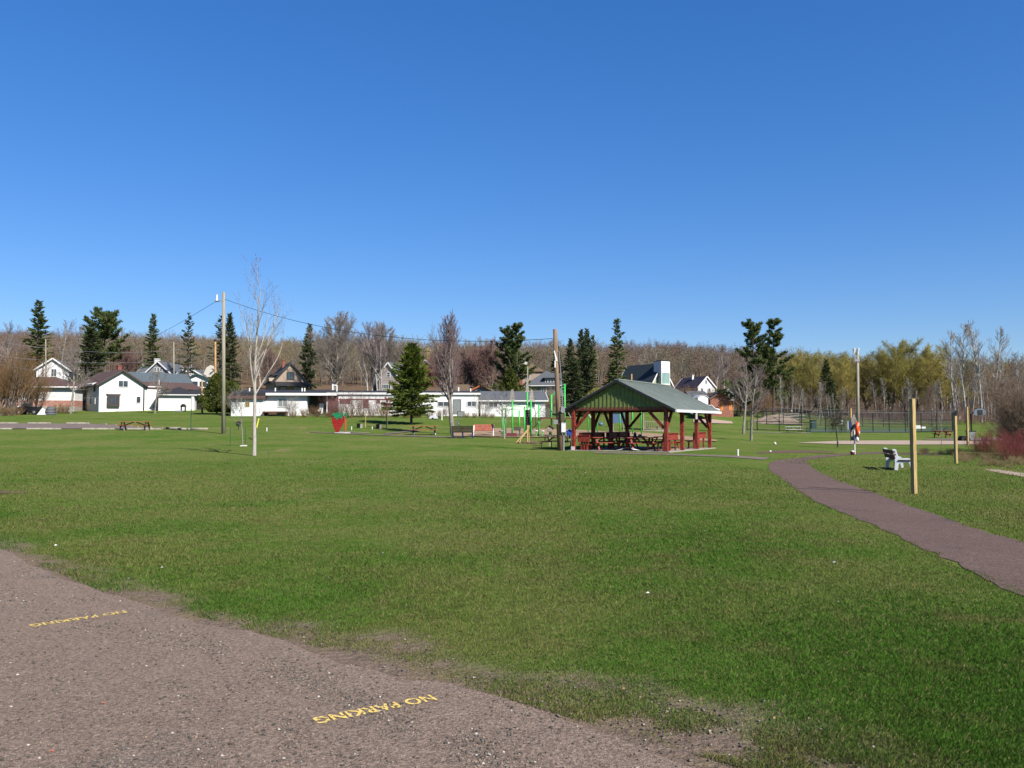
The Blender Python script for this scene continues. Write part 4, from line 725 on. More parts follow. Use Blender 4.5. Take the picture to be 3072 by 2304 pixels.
# --- picnic tables
def picnic_table(name, label, loc, rz, top='red_table', leg='red_table', L=1.85, group='picnic tables in the park', pipe=False, foot=None):
    t = thing(name, label, 'picnic table', loc, rz, group)
    m = MB()
    for i in range(5): m.bb(-L/2,L/2,-.38+i*.154,-.38+i*.154+.143,.72,.76)
    m.build('table_top', top, t, bevel=.006)
    for s in (-1,1):
        m = MB()
        for i in range(2): m.bb(-L/2,L/2,s*.62+i*.145-.14,s*.62+i*.145-.005,.42,.46)
        m.build('seat', top, t, bevel=.006)
    for x in (-L/2+.28, L/2-.28):
        m = MB()
        if pipe: m.path([(x,-.75,.0),(x,-.72,.38),(x,-.30,.38),(x,-.2,.70)],.03).path([(x,.75,.0),(x,.72,.38),(x,.30,.38),(x,.2,.70)],.03).path([(x,-.3,.38),(x,.3,.38)],.03)
        else: m.beam((x,-.66,.0),(x,-.22,.72),.05,.1,(1,0,0)).beam((x,.66,.0),(x,.22,.72),.05,.1,(1,0,0)).bb(x-.025,x+.025,-.76,.76,.33,.42)
        m.build('leg_frame', leg, t)
        if foot: MB().bb(x-.09,x+.09,-.3,.3,0,.14).build('foot', foot, t)
    MB().beam((-L/2+.3,0,.4),(-.12,0,.7),.05,.08).beam((L/2-.3,0,.4),(.12,0,.7),.05,.08).build('brace', leg, t); return t
def inS(x, y, z=.05): return T.matrix_basis @ Vector((x, y, z))
g = 'picnic tables under the shelter'
picnic_table('picnic_table', 'red picnic table nearest the front left shelter post', inS(1.55,1.0), SA + R(48), group=g)
picnic_table('picnic_table', 'red picnic table with a cap on it near the shelter front right corner', inS(3.75,1.05), SA + R(40), group=g)
picnic_table('picnic_table', 'shaded red picnic table at the left rear inside the shelter', inS(1.9,5.0), SA + R(80), group=g)
picnic_table('picnic_table', 'shaded red picnic table at the right rear inside the shelter', inS(3.9,5.0), SA + R(85), group=g)
t = thing('cap', 'white and tan cap lying on the red table inside the shelter', 'cap', inS(3.7,1.15,.815)); MB().ball((0,0,.06),(.13,.13,.12)).bb(.1,.28,-.08,.08,.0,.02).build('hat', 'straw', t, True)
t = thing('jug', 'dark jug standing on the red table beside the cap', 'jug', inS(3.45,1.0,.81)); MB().tube((0,0,0),(0,0,.22),.09,.09).tube((0,0,.22),(0,0,.3),.09,.03).build('body', 'navy', t)
mm = MB(); q = [(-.9,-.25,.01),(-.5,-.4,.05),(-.1,-.2,.22),(.25,-.35,.06),(.6,-.1,.02),(.3,.3,.01),(-.1,.25,.16),(-.6,.3,.01)]; mm.add(q + [(-.15,0,.2)], [(i,(i+1)%8,8) for i in range(8)]); t = mm.build('tarp', 'tarp', None); t.location = inS(3.5,.3,.06); t.rotation_euler.z = SA; props(t, 'crumpled pale plastic sheet on the shelter floor by the front', 'plastic sheet')
p = at(405,72.5); picnic_table('picnic_table', 'weathered orange picnic table on dark legs beside the parking kerb stops', p, R(4), 'orange_wood', 'dark_metal', 2.6, foot='concrete')
p = at(1272,70.5); picnic_table('picnic_table', 'red brown picnic table on white feet left of the slatted benches', p, R(3), 'orange_wood', 'dark_metal', 2.4, foot='white')
p = at(1668,53); picnic_table('picnic_table', 'dark brown picnic table behind the wooden utility pole', p, R(-28), 'brown_wood', 'dark_metal', 1.9, pipe=True)
p = at(2826,87); picnic_table('picnic_table', 'bright red picnic table before the tall black court fence', p, R(-6), 'red_table', 'red_brown', 1.7)
p = at(2380,99.5); picnic_table('picnic_table', 'white topped picnic table on the pale walk by the court gate', p, R(-12), 'white', 'dark_metal', 1.9, pipe=True)
# ------------------------------------------------------------------ utility poles and wires
def pole(U, d, Vtop, label, m='pole_wood', r=.15, Utop=None, name='utility_pole', group='wooden utility poles', Vb=None):
    p = at(U, d); t = thing(name, label, 'utility pole', p, 0, group); top = W(Utop if Utop else U, Vtop, d) - p
    MB().tube((0,0,-.3), top, r, r*.72, 12).build('pole', m, t, True); t['top'] = 0; del t['top']; return t, top
T, top = pole(671, 66, 877, 'tall pale grey wooden utility pole behind the bare maple', r=.165)
MB().beam(top+Vector((0,-.1,-.75)), top+Vector((-.55,-.1,-.62)), .05, .06).tube(top+Vector((-.3,-.1,-.7)), top+Vector((-.62,-.1,-.72)), .07, .09).build('bracket', 'grey_metal', T); MB().tube(top+Vector((-.5,-.1,-.7)), top+Vector((-.5,-.1,-.2)), .09, .06).build('insulator', 'white', T)
PL = T.location + top
T, top = pole(1681, 49, 988, 'leaning brown wooden utility pole with meter boxes beside the shelter', 'pole_brown', .17, 1665); PC = T.location + top
m = MB(); m.path([(.19,-.05,0),(.19,-.05,1.2)], .05, 8).path([(.2,-.12,1.25),(.16,-.12,2.2),(.02,-.16,4.6),(-.08,-.16,5.9)], .025); m.build('conduit', 'grey_metal', T)
bx = MB().bb(.02,.32,-.28,-.12,1.05,1.65).build('panel_box', 'grey_metal', T, bevel=.01); MB().bb(.05,.29,-.3,-.281,1.1,1.6).build('box_door', 'white_trim', bx)
MB().bb(.0,.26,-.3,-.13,1.75,2.15).build('junction_box', 'slat_olive', T, bevel=.01); MB().tube((.13,-.1,2.35),(.13,-.34,2.35),.14,.13,14).bb(.02,.26,-.2,-.1,2.2,2.6).build('meter', 'grey_metal', T)
MB().bb(-.42,-.16,-.25,-.05,1.55,1.8).build('socket_box', 'grey_metal', T, bevel=.01); MB().bb(-.34,-.27,-.18,-.1,4.9,5.3).tube((-.24,-.1,5.3),(-.36,-.14,5.9),.07,.03).build('weatherhead', 'white', T); MB().path([(-.22,-.1,4.6),(.2,-.1,4.62)],.02).path([(-.22,-.1,5.2),(.17,-.1,5.22)],.02).build('strap', 'dark_metal', T)
T, top = pole(2573, 78, 1050, 'pale wooden light pole with flood lamps beside the sand court', r=.16)
MB().bb(-.32,.4,-.08,.08,top.z-.55,top.z-.45).build('cross_arm', 'grey_metal', T)
for x in (-.3, .08): MB().tube((x,-.1,top.z-.4),(x+.02,-.22,top.z+.15),.07,.13).build('flood_lamp', 'white', T)
MB().bb(-.25,.25,-.2,-.15,top.z-1.1,top.z-.85).build('lamp_box', 'grey_metal', T)
pole(137, 148, 1018, 'slim pale pole standing right of the tall spruce at the far left', 'pole_wood', .13); pole(270, 150, 1072, 'short pale pole in front of the dark evergreen at left', 'pole_wood', .13)
pole(521, 160, 1027, 'whitish utility pole rising behind the brown roofed house', 'pole_wood', .15); T, top = pole(646, 131, 1025, 'orange brown utility pole rising above the cedar bush', 'pole_orange', .19); PO = T.location + top
pole(606, 117, 1140, 'short tan pole in front of the porch house', 'pole_orange', .14); pole(1583, 128, 1100, 'thin grey pole behind the blue grey roof', 'pole_wood', .1); pole(1895, 120, 1122, 'short tan pole peeking over the shelter roof', 'pole_orange', .12)
def wire(a, b, sag, label, r=.018, m='black_matte', n=28, grp='overhead wires'):
    a, b = Vector(a), Vector(b); P = [a.lerp(b, i/n) - Vector((0,0, 4*sag*(i/n)*(1-i/n))) for i in range(n+1)]; v, f = tubes_np(np.array(P[:-1]), np.array(P[1:]), np.full(n, r), np.full(n, r), 4)
    o = link('overhead_wire', mesh_np('wire', v, f, M[m])); props(o, label, 'wire', grp)
wire(PL + Vector((.1,0,-.55)), PC + Vector((-.15,0,-.55)), 1.25, 'dark wire sagging from the grey pole to the pole by the shelter', .016)
wire(PL + Vector((-.5,-.1,-.7)), W(255, 1082, 147), 1.0, 'dark wire running down left from the grey pole to the hill', .018)
wire(W(-120, 1005, 95), PO - Vector((0,0,.5)), 1.6, 'upper pale wire crossing in front of the left houses', .016, 'grey_metal'); wire(W(-120, 1050, 95), PO - Vector((0,0,1.9)), 1.5, 'lower pale wire crossing in front of the left houses', .016, 'grey_metal')
wire(W(-120, 1062, 92), W(300, 1120, 122), .8, 'short faint wire running through the brush to the white house', .014, 'grey_metal'); wire(PO - Vector((0,0,2.6)), W(500, 1112, 150), .4, 'thin pale wire from the orange pole down to the roofs', .014, 'grey_metal'); wire(W(785, 1142, 110), W(910, 1058, 150), .6, 'thin pale wire rising right behind the bare maple', .014, 'grey_metal')
wire(W(296, 1192, 122.5), W(2, 1160, 115), .6, 'faint low wire left of the white house', .012, 'grey_metal')
# ------------------------------------------------------------------ new posts on the right
def post4(U, d, Vtop, label, w=.10, rz=.5):
    p = at(U, d); t = thing('wooden_post', label, 'post', p, rz, 'square new wooden posts'); h = zV(Vtop, d) - p.z
    m = MB().bb(-w/2,w/2,-w/2,w/2,-.1,h); t2 = m.build('post', 'new_wood', t, bevel=.004); return t
post4(2738, 19, 1196, 'tall square yellow wood post nearest the camera', .098, .42); post4(2865.5, 33.5, 1248, 'shorter square yellow wood post before the red shrubs', .10, .3); post4(2902, 62, 1221, 'square wood post at the right end of the sand court', .13, .3); post4(2553, 74, 1225, 'square wood post left of the light pole at the sand court', .13, .3)
# life ring station
p = at(2562.5, 43.4); T = thing('life_ring_station', 'white post with grey gabled board for a life ring beside the path', 'rescue station', p, 0); Y = .26
MB().tube((0,0,-.1),(0,0,1.25),.035).build('post', 'white', T)
MB().prism([(-.16,.72),(.16,.72),(.16,1.75),(0,2.15),(-.16,1.75)], 'y', .02, .10).build('backboard', 'bark_grey', T)
MB().bb(-.34,-.15,-.06,-.02,1.32,1.72).build('notice_panel', 'navy', T); MB().bb(-.365,-.341,-.08,.02,1.3,1.74).build('panel_edge', 'white', T)
def torus(mb, R0, r, sx=1, n=22, k=8, c=(0,0,0)):
    vs = [(c[0] + sx*(R0+r*math.cos(2*math.pi*j/k))*math.cos(2*math.pi*i/n), c[1] + r*math.sin(2*math.pi*j/k), c[2] + (R0+r*math.cos(2*math.pi*j/k))*math.sin(2*math.pi*i/n)) for i in range(n) for j in range(k)]
    return mb.add(vs, [(i*k+j, ((i+1)%n)*k+j, ((i+1)%n)*k+(j+1)%k, i*k+(j+1)%k) for i in range(n) for j in range(k)])
t = thing('life_ring', 'orange life ring hanging on the white post board', 'life ring', p + Vector((.13,-.1,1.33)), R(62)); torus(MB(), .29, .085, 1.0).build('ring', 'orange', t, True)
m = MB()
for i in range(4): a_ = math.pi/4 + i*math.pi/2; m.box((.29*math.cos(a_), 0, .29*math.sin(a_)), (.05,.185,.185), 0, 0, -a_)
m.build('band', 'white', t); t = thing('throw_bag', 'white throw bag hanging under the orange life ring', 'bag', p + Vector((.1,-.12,.78))); MB().ball((0,0,0),(.09,.07,.13)).build('bag', 'tarp', t, True); MB().tube((0,0,.12),(0,.02,.3),.01).build('cord', 'white', t)
t = thing('float_ball', 'red and white ball float in the grass at the life ring post', 'float', at(2556, 42.6)); MB().ball((0,0,.1),(.13,.13,.11)).build('float', 'maroon', t, True); MB().ball((0,-.02,.17),(.09,.09,.06)).build('cap', 'white', t, True)
# park bench, seen from its end
p0 = Vector((XU(2680, 28.5), 28.5, 0)); p1 = Vector((XU(2653, 30.2), 30.2, 0)); ax = (p1 - p0); T = thing('park_bench', 'grey plastic framed bench with dark brown slats facing the shrubs', 'bench', p0, 0); T.rotation_euler.z = math.atan2(-ax.x, ax.y); Lb = ax.length
K = 376.; ol = [(487,1130),(496,1030),(486,940),(464,868),(470,857),(500,857),(514,868),(530,925),(548,975),(645,973),(682,977),(700,1000),(715,1128),(683,1128),(664,1040),(650,1028),(560,1032),(540,1050),(530,1130)]
ol = [((x-487)/K, (1130-y)/K) for x, y in ol]
for y in (0, Lb-.06):
    f = MB().prism(ol, 'y', y, y+.06).build('end_frame', 'plastic_grey', T, bevel=.008); m = MB()
    for a_, b_ in ((555,588),(600,635),(648,682)): m.bb((a_-487)/K,(b_-487)/K,y-.004,y+.064,(1130-1012)/K,(1130-999)/K)
    for u0,v0,u1,v1 in ((478,880,494,880),(488,915,504,915)): m.prism([((u0-487)/K,(1130-v0)/K),((u1-487)/K,(1130-v1)/K),((u1-487+8)/K,(1130-v1-22)/K),((u0-487+8)/K,(1130-v0-22)/K)], 'y', y-.004, y+.064)
    m.build('slot', 'black_matte', f)
for x, z, w_ in ((-.045,.62,.14),(.005,.46,.14)): MB().box((x,Lb/2,z),(.035,Lb+.14,w_),0,0,-.22).build('back_slat', 'slat_brown', T, bevel=.005)
for i in range(3): MB().bb(.13+i*.14,.25+i*.14,-.04,Lb+.04,.335,.365).build('seat_slat', 'slat_brown', T)
# slatted park benches
def slat_bench(label, loc, rz, L, frame, slat, n=3, back=False, legs=2):
    t = thing('park_bench', label, 'bench', loc, rz)
    for i in range(legs):
        x = -L/2 + .06 + (L-.12)*i/(legs-1); m = MB()
        m.beam((x,.28,0),(x,.22,.45),.07,.08,(1,0,0)).beam((x,.22,.42),(x,.42,.90),.07,.08,(1,0,0)).beam((x,-.24,0),(x,-.22,.45),.07,.08,(1,0,0)).beam((x,-.26,.42),(x,.26,.42),.07,.06).beam((x,-.24,.62),(x,.3,.62),.07,.05).beam((x,-.22,.42),(x,-.22,.62),.06,.06,(1,0,0)); m.build('end_frame', frame, t)
    for i in range(n): z = .56 + i*.34/max(1,n-1); MB().box((0,.27+(z-.42)*.4,z),(L,.03,.16),0,-.38).build('back_slat', slat, t)
    for i in range(3): MB().bb(-L/2,L/2,-.24+i*.16,-.11+i*.16,.45,.48).build('seat_slat', slat, t)
    return t
slat_bench('red slatted bench with white end frames beside the playground', at(1451,68.5), R(0), 1.75, 'white', 'slat_red', 3); slat_bench('olive slatted bench on dark blue legs seen from behind under the tall maple', at(1388,65.2), R(178), 1.68, 'navy', 'slat_olive', 3, legs=3)
# strawberry board
p = at(1013, 71); T = thing('strawberry_sign', 'giant painted strawberry cutout board standing on a white base', 'sign', p, 0); k = 71/2484/16.6; bx_ = lambda pts: [((x-490)*k, (1330-y)*k) for x, y in pts]
OUT = bx_([(480,1310),(370,1250),(310,1120),(250,940),(200,800),(190,660),(220,520),(300,440),(420,400),(540,390),(680,420),(780,490),(815,600),(815,740),(760,870),(690,1010),(620,1180),(550,1270)])
LF = bx_([(520,380),(590,262),(560,390),(640,340),(640,400),(770,380),(835,440),(700,460),(800,520),(680,530),(740,640),(700,660),(600,590),(520,610),(440,740),(420,600),(290,600),(260,560),(350,540),(330,500),(210,460),(220,390),(300,340),(420,400),(400,330),(480,300)])
SD = [(285,690),(350,640),(365,720),(245,795),(340,850),(430,900),(500,910),(580,935),(660,960),(520,1020),(440,1055),(350,1065),(585,1050),(500,1110),(560,1150),(405,1185),(485,1210),(480,800),(565,815),(635,840),(715,860),(525,705),(595,660),(665,725),(740,755),(305,940),(390,960),(660,1060),(620,1110)]
def board(face, edge, rot, off, flip):
    M_ = Matrix.Translation(off) @ Matrix.Rotation(rot, 4, 'Z')
    def pr(mb, pts, a_, b_): q = MB().prism(pts, 'y', a_, b_); mb.add([M_ @ Vector(v) for v in q.v], q.f); return mb
    b = pr(MB(), OUT, 0, .05).build('berry_board', face, T); pr(MB(), LF, -.03, -.001).build('leaves', 'berry_leaf', b); m = MB()
    for x, y in SD: x, z = (x-490)*k, (1330-y)*k; pr(m, [(x-.012,z-.017),(x+.012,z-.017),(x+.015,z+.008),(x,z+.025),(x-.015,z+.008)], -.012, -.001)
    m.build('seeds', 'berry_seed', b)
board('berry_red', 0, 0, Vector((0,0,.06)), 1); board('berry_red_sunlit', 0, R(91), Vector((.56,.62,.06)), 1)  # second board: the red turned orange by sunlight, put into its colour
MB().bb(-.25,.92,-.1,.9,-.05,.07).build('base', 'white', T)
# marker posts, stakes, boxes, bins
def peg(U, d, h, label, m='white', w=.05, group='short marker pegs in the lawn'): t = thing('marker_post', label, 'post', at(U, d), 0, group); MB().bb(-w,w,-w,w,-.1,h).bb(-w*1.15,w*1.15,-w*1.15,w*1.15,h,h+.03).build('post', m, t)
peg(2213, 41.4, .3, 'short white marker peg by the path right of the shelter', w=.03); peg(801, 72, .3, 'small white peg right of the bare maple trunk', w=.035); peg(1055, 78, .28, 'small white peg right of the strawberry board', w=.035); peg(1117, 79, .25, 'small white peg between the two dark boxes', w=.03); peg(2310, 47, .06, 'low white survey cap in the worn soil', w=.04)
def dark_box(U, d, label): t = thing('bin', label, 'bin', at(U, d), R(-25), 'dark boxes on the lawn', .66); MB().bb(-.33,.27,-.28,.28,-.05,.62).build('body', 'black', t, bevel=.02); MB().bb(.275,.34,-.28,.28,-.05,.6).build('side_panel', 'concrete', t); MB().bb(-.35,.36,-.3,.3,.625,.66).build('lid', 'dark_metal', t)
dark_box(1079, 81, 'dark box bin behind the strawberry board, farther left'); dark_box(1137, 80, 'dark box bin standing in front of the spruce shadow')
t = thing('bin', 'small black box on a stub beside the staked sapling', 'bin', at(716, 75), 0); MB().tube((0,0,-.05),(0,0,.35),.03).build('post', 'dark_metal', t); MB().bb(-.17,.17,-.15,.15,.35,.75).build('body', 'black', t)
def stake(U, d, h, label): t = thing('wooden_stake', label, 'stake', at(U, d), 0, 'thin wooden stakes by the spruce'); MB().tube((0,0,-.1),(.03,0,h),.045,.045,6).build('stake', 'new_wood', t)
stake(1096, 82, 1.45, 'thin wooden stake left of the saplings beside the spruce'); stake(1159, 80, 1.5, 'thin wooden stake under the reddish sapling near the spruce')
t = thing('solar_sign', 'blue tilted panel on a curved black post behind the tall maple', 'sign', at(1377, 76)); MB().path([(.08,0,-.1),(.08,0,.35),(.02,0,.65),(-.12,0,.78)],.05).build('post', 'black', t); MB().box((-.14,0,.85),(.06,.5,.75),0,0,R(22)).build('panel', 'blue_panel', t)
t = thing('street_sign', 'thin green post with a narrow white sign by the kerb logs', 'sign', at(573, 72.5)); MB().tube((0,0,-.1),(0,0,2.9),.035).build('post', 'green_post', t); MB().bb(.02,.24,-.05,-.02,1.85,2.95).build('sign_plate', 'white', t)
t = thing('guy_wire', 'bright yellow guard tube on the guy wire beside the bare maple', 'guy wire', at(765, 58)); MB().tube((0,0,.35),(-.35,2.0,1.5),.045).build('guard_tube', 'yellow', t); MB().tube((0.05,-.3,-.1),(0,0,.35),.02).tube((-.35,2.0,1.5),(-2.1,9.2,7.5),.012).build('cable', 'dark_metal', t)
# kerb stops
def stop(U, d, L, label, m='concrete_stop', rz=0): t = thing('kerb_stop', label, 'kerb stop', at(U, d), rz, 'concrete stops around the parking lot'); MB().prism([(-.09,-.05),(.09,-.05),(.065,.13),(-.065,.13)], 'x', -L/2, L/2).build('block', m, t, bevel=.01)
for U, L, q in ((10,1.6,'left frame edge'),(132,3.1,'of the front row below the black vehicle'),(296,2.9,'of the front row below the white house'),(435,3.2,'of the front row under the orange picnic table')): stop(U, 75, L, 'pale concrete kerb stop ' + q)
for U, L, q in ((25,2.,'at the far left of the back row'),(118,2.4,'of the back row under the black vehicle'),(234,2.4,'of the back row left of the white house')): stop(U, 88, L, 'concrete kerb stop ' + q)
for i, (U, d, q) in enumerate(((311,85.5,'highest up the lot'),(341,83.5,'second down the slanted row'),(388,80.5,'just left under the picnic table'),(406,79.3,'behind the picnic table'),(445,78,'at the picnic table right foot'),(479,77,'lowest and rightmost'))): stop(U, d, 1.0, 'short brown kerb stop of the slanted row, ' + q, 'pole_wood', R(-35))
def log(U, d, L, label): t = thing('kerb_log', label, 'log', at(U, d, .09), R(2), 'weathered kerb logs by the sign post'); MB().tube((-L/2,0,0),(L/2,0,0),.12,.11,9).build('log', 'pole_wood', t, True)
log(545, 73.2, 1.5, 'left weathered kerb log at the green sign post'); log(597, 73.6, 1.6, 'right weathered kerb log at the green sign post'); log(520, 75.4, 1.3, 'weathered kerb log behind the sign post row')
t = thing('white_stone', 'rounded white stone lying on the lawn left of the path', 'stone', at(2324, 62.5, .1)); MB().ball((0,0,0),(.10,.09,.13),12,8).build('stone', 'white_stone', t, True); t.rotation_euler = (0,R(-25),0)
# little houses on posts, dug post with braces
def house_box(U, d, h, label, wm, rm, s=.45):
    t = thing('house_box', label, 'post box', at(U, d), R(-8), 'small house shaped boxes on posts'); MB().bb(-.05,.05,-.05,.05,-.1,h).build('post', 'pole_wood', t); MB().prism([(-s/2,h),(s/2,h),(s/2,h+s*.62),(0,h+s*1.0),(-s/2,h+s*.62)], 'y', -s/2, s/2).build('box', wm, t)
    m = MB()
    for q in (-1,1): m.beam((q*(s/2+.08),-s/2-.06,h+s*.55),(0,-s/2-.06,h+s*1.04),.001,.001) if False else m.prism([(q*(s/2+.08),h+s*.53),(0,h+s*1.0),(0,h+s*1.07),(q*(s/2+.08),h+s*.60)], 'y', -s/2-.07, s/2+.07)
    m.build('roof', rm, t); MB().bb(-s*.32,s*.32,-s/2-.02,-s/2-.001,h+.05,h+s*.55).build('door', wm, t)
house_box(1649.5, 56, .95, 'brown house shaped box on a post left of the brown pole', 'tan_wall', 'brown_wood'); house_box(1709, 56, .72, 'bright blue house shaped box on a post by the shelter corner', 'blue', 'blue', .42)
p = at(1584, 60); t = thing('braced_post', 'new timber post propped by a diagonal board in dug soil', 'post', p, R(10)); MB().bb(-.1,.1,-.1,.1,-.1,1.3).build('post', 'new_wood', t, bevel=.005); MB().beam((.0,-.14,1.02),(-.92,-.3,.03),.05,.14).beam((-.55,-.25,.42),(-.72,-.55,.02),.05,.1).build('brace', 'new_wood', t)
t = thing('shovel', 'shovel leaning against the braced new timber post', 'shovel', p + Vector((.22,-.3,0))); MB().tube((0,0,.12),(-.15,.2,1.1),.018).build('handle', 'brown_wood', t); MB().box((.03,-.03,.08),(.16,.03,.24),0,.25).build('blade', 'grey_metal', t)
rs = random.Random(4); m = MB()
for i in range(26): r = rs.uniform(.05,.13); m.ball((rs.gauss(.1,.42), rs.gauss(-.25,.2), r*.3), (r*1.3, r, r*.8), 7, 5)
t = m.build('dirt_pile', 'soil'); t.location = p; props(t, 'low heap of dug brown earth clods around the braced post', 'dirt heap')
# ------------------------------------------------------------------ playground
def PG(U, d=68): return at(U, d)
o = PG(1600); T = thing('playground_structure', 'bright green post playground frame with metal tree toppers and bridge', 'playground', o); 
def gp(U, d, Vt, Vb=None, r=.068): q = at(U, d) - o; zt = zV(Vt, d) - o.z; MB().tube((q.x,q.y,q.z-.1),(q.x,q.y,zt),r,r,10).ball((q.x,q.y,zt),(r,r,r)).build('post', 'play_green', T, True); return Vector((q.x,q.y,zt))
A1 = gp(1507,68,1228); A2 = gp(1517,72,1226); A3 = gp(1537,68,1202); A4 = gp(1558,77,1233); A5 = gp(1573.5,68.5,1223); A6 = gp(1582,70,1178); A7 = gp(1593,68.5,1203); A8 = gp(1616,68.5,1216); A9 = gp(1654.5,69,1186); A10 = gp(1694.6,69,1153)
def topper(c, h, w_, rz=0):
    pts = [(0,h)]; n = 4
    for i in range(n): y = h*(1-(i+1)/n); x = w_/2*(.4+.6*(i+1)/n); pts += [(x,y+.02),(x*.34,y+.06)]
    pts = pts[:-1] + [(.04,0)]; pts += [(-x_,y) for x_, y in pts[::-1] if x_ > 0]
    mb = MB().prism(pts, 'y', -.015, .015); mt = Matrix.Translation(c) @ Matrix.Rotation(rz,4,'Z'); mb.v = [tuple(mt @ Vector(v)) for v in mb.v]; mb.build('tree_topper', 'topper', T)
topper(A3, .98, .62); topper(A7 + Vector((.05,0,0)), .98, .62, .35); topper(A6 + Vector((.0,.1,.05)), 1.0, .75, 1.0)
MB().path([A2 - Vector((0,0,-.25)), A7 - Vector((0,0,.28))], .03).path([A1-Vector((0,0,.05)), A5 - Vector((0,0,.1))], .025).path([A1 + Vector((0,0,.28)), A7 - Vector((0,0,.5))],.025).build('overhead_rail', 'play_green', T)
MB().path([A9 - Vector((.1,0,.02)), A9 + Vector((.15,0,.08)), A10 - Vector((.25,0,.3)), A10 - Vector((0,0,.25))], .04).build('arch_rail', 'play_green', T)
MB().bb(A8.x-.05,A10.x+.6,A8.y-.2,A8.y+1.0,1.52,1.6).build('deck', 'maroon', T); m = MB().bb(A8.x+.08,A9.x-.08,A8.y-.02,A8.y+.02,1.62,1.66).bb(A8.x+.08,A9.x-.08,A8.y-.02,A8.y+.02,2.6,2.65)
for i in range(10): x = A8.x+.1+(A9.x-A8.x-.2)*i/9; m.bb(x-.012,x+.012,A8.y-.012,A8.y+.012,1.66,2.6)
m.bb(A9.x+.1,A10.x-.08,A8.y-.02,A8.y+.02,2.6,2.65); [m.bb(A9.x+.15+i*.16-.012,A9.x+.15+i*.16+.012,A8.y-.012,A8.y+.012,1.66,2.6) for i in range(6)]; m.build('rail_panel', 'dark_metal', T)
sw = MB(); 
for i, (u, v_) in enumerate(((.3,.3),(.55,.55),(.8,.35),(.5,.2),(.7,.75))): torus(sw, .16, .015, 1, 12, 4, (A8.x+.1+u*(A9.x-A8.x-.2)*.9, A8.y, 1.75+v_*.7))
sw.build('scroll_panel', 'grey_metal', T)
MB().box((A7.x-.32,A7.y+.25,1.15),(.32,.12,2.2),0,-.08).box((A7.x-.1,A7.y+.3,1.3),(.1,.1,2.0)).build('climbing_wall', 'black', T); m = MB()
for i in range(9): m.ball((A7.x-.32+random.uniform(-.12,.12), A7.y+.17, .3+i*.22), .06, 6, 4)
m.build('climbing_hold', 'maroon', T)
MB().bb(A2.x+.1,A2.x+.95,A1.y-.2,A1.y+.7,-.02,.33).build('step_block', 'maroon', T); MB().bb(A3.x+.1,A4.x+.05,A3.y+.6,A3.y+1.4,.55,.85).tube((A4.x-.05,A3.y+.7,0),(A4.x-.05,A3.y+.7,.6),.05).build('tunnel_step', 'porch_dark', T)
for U in (1608, 1627): q = at(U,68) - o; pd = MB().tube((q.x,q.y,q.z-.1),(q.x,q.y,q.z+.5),.05).build('stepping_post', 'play_green', T); MB().tube((q.x,q.y,q.z+.5),(q.x,q.y,q.z+.56),.16,.16,14).build('stepping_disc', 'white', pd)
q = at(1505,67) - o; MB().ball((q.x,q.y,q.z+.5),(.25,.25,.09)).build('play_drum', 'topper', T, True)
m = MB(); x0 = A7.x+.1
for i in range(8): m.path([(x0+.02+i*.12,A7.y+.8,.6+i*.16),(x0+.02+i*.12,A7.y+.8,1.5+i*.16)],.012)
m.path([(x0,A7.y+.8,1.5),(x0+.9,A7.y+.8,2.62)],.02).path([(x0,A7.y+.8,.6),(x0+.9,A7.y+.8,1.62)],.03).build('stair_rail', 'dark_metal', T)
MB().path([(A7.x+.15,A7.y-.1,2.5),(A7.x+.35,A7.y-.2,2.2),(A7.x+.38,A7.y-.25,1.2),(A7.x+.5,A7.y-.3,.0)],.025).path([(A7.x+.15,A7.y-.1,1.5),(A7.x+.05,A7.y-.35,.9),(A7.x+.1,A7.y-.4,.65)],.02).build('climber_pole', 'dark_metal', T)
MB().path([(A8.x+.05,A8.y-.15,1.0),(A8.x+.55,A8.y-.15,1.9)],.025).path([(A10.x+.15,A10.y,2.3),(A10.x+.75,A10.y,1.1),(A10.x+.95,A10.y,0)],.03).build('slide_rail', 'grey_metal', T)
# swings behind the shelter
o = at(1845, 76); T = thing('swing_set', 'green legged swing set seen through the shelter posts', 'swing set', o); zb = 3.1
for U in (1764.5, 1792, 1860, 1897.5, 1924): q = at(U,76) - o; MB().tube((q.x,q.y,q.z-.1),(q.x,q.y,zb),.055,.055,10).build('post', 'play_green', T, True)
xl = (at(1764.5,76)-o).x; xr_ = (at(1924,76)-o).x; MB().tube((xl-.2,0,zb),(xr_+.2,0,zb),.06).build('beam', 'play_green', T)
MB().path([(xl-.6,0,3.0),(xl+.6,-.3,.9)],.03).path([(xl+1.0,0,3.0),(xl+1.9,.3,1.2)],.03).build('stay', 'grey_metal', T)
for U, hz, bucket in ((1802,1.0,1),(1822,.75,0),(1889,.75,0)):
    x = (at(U,76)-o).x; m = MB()
    for s in (-.2,.2): m.path([(x+s,0,zb),(x+s*.8,0,hz)],.012)
    ch = m.build('swing_chain', 'grey_metal', T); (MB().ball((x,0,hz-.05),(.23,.2,.2)) if bucket else MB().bb(x-.26,x+.26,-.1,.1,hz-.04,hz)).build('swing_seat', 'blue_panel' if bucket else 'black', ch)
t = thing('info_board', 'blue panel board on two posts behind the swing set', 'board', at(1855, 80)); 
for x in (-.5,.5): MB().tube((x,0,-.1),(x,0,2.0),.05).build('post', 'pole_wood', t)
MB().bb(-.6,.6,-.08,-.02,.95,2.05).build('panel', 'blue_panel', t)
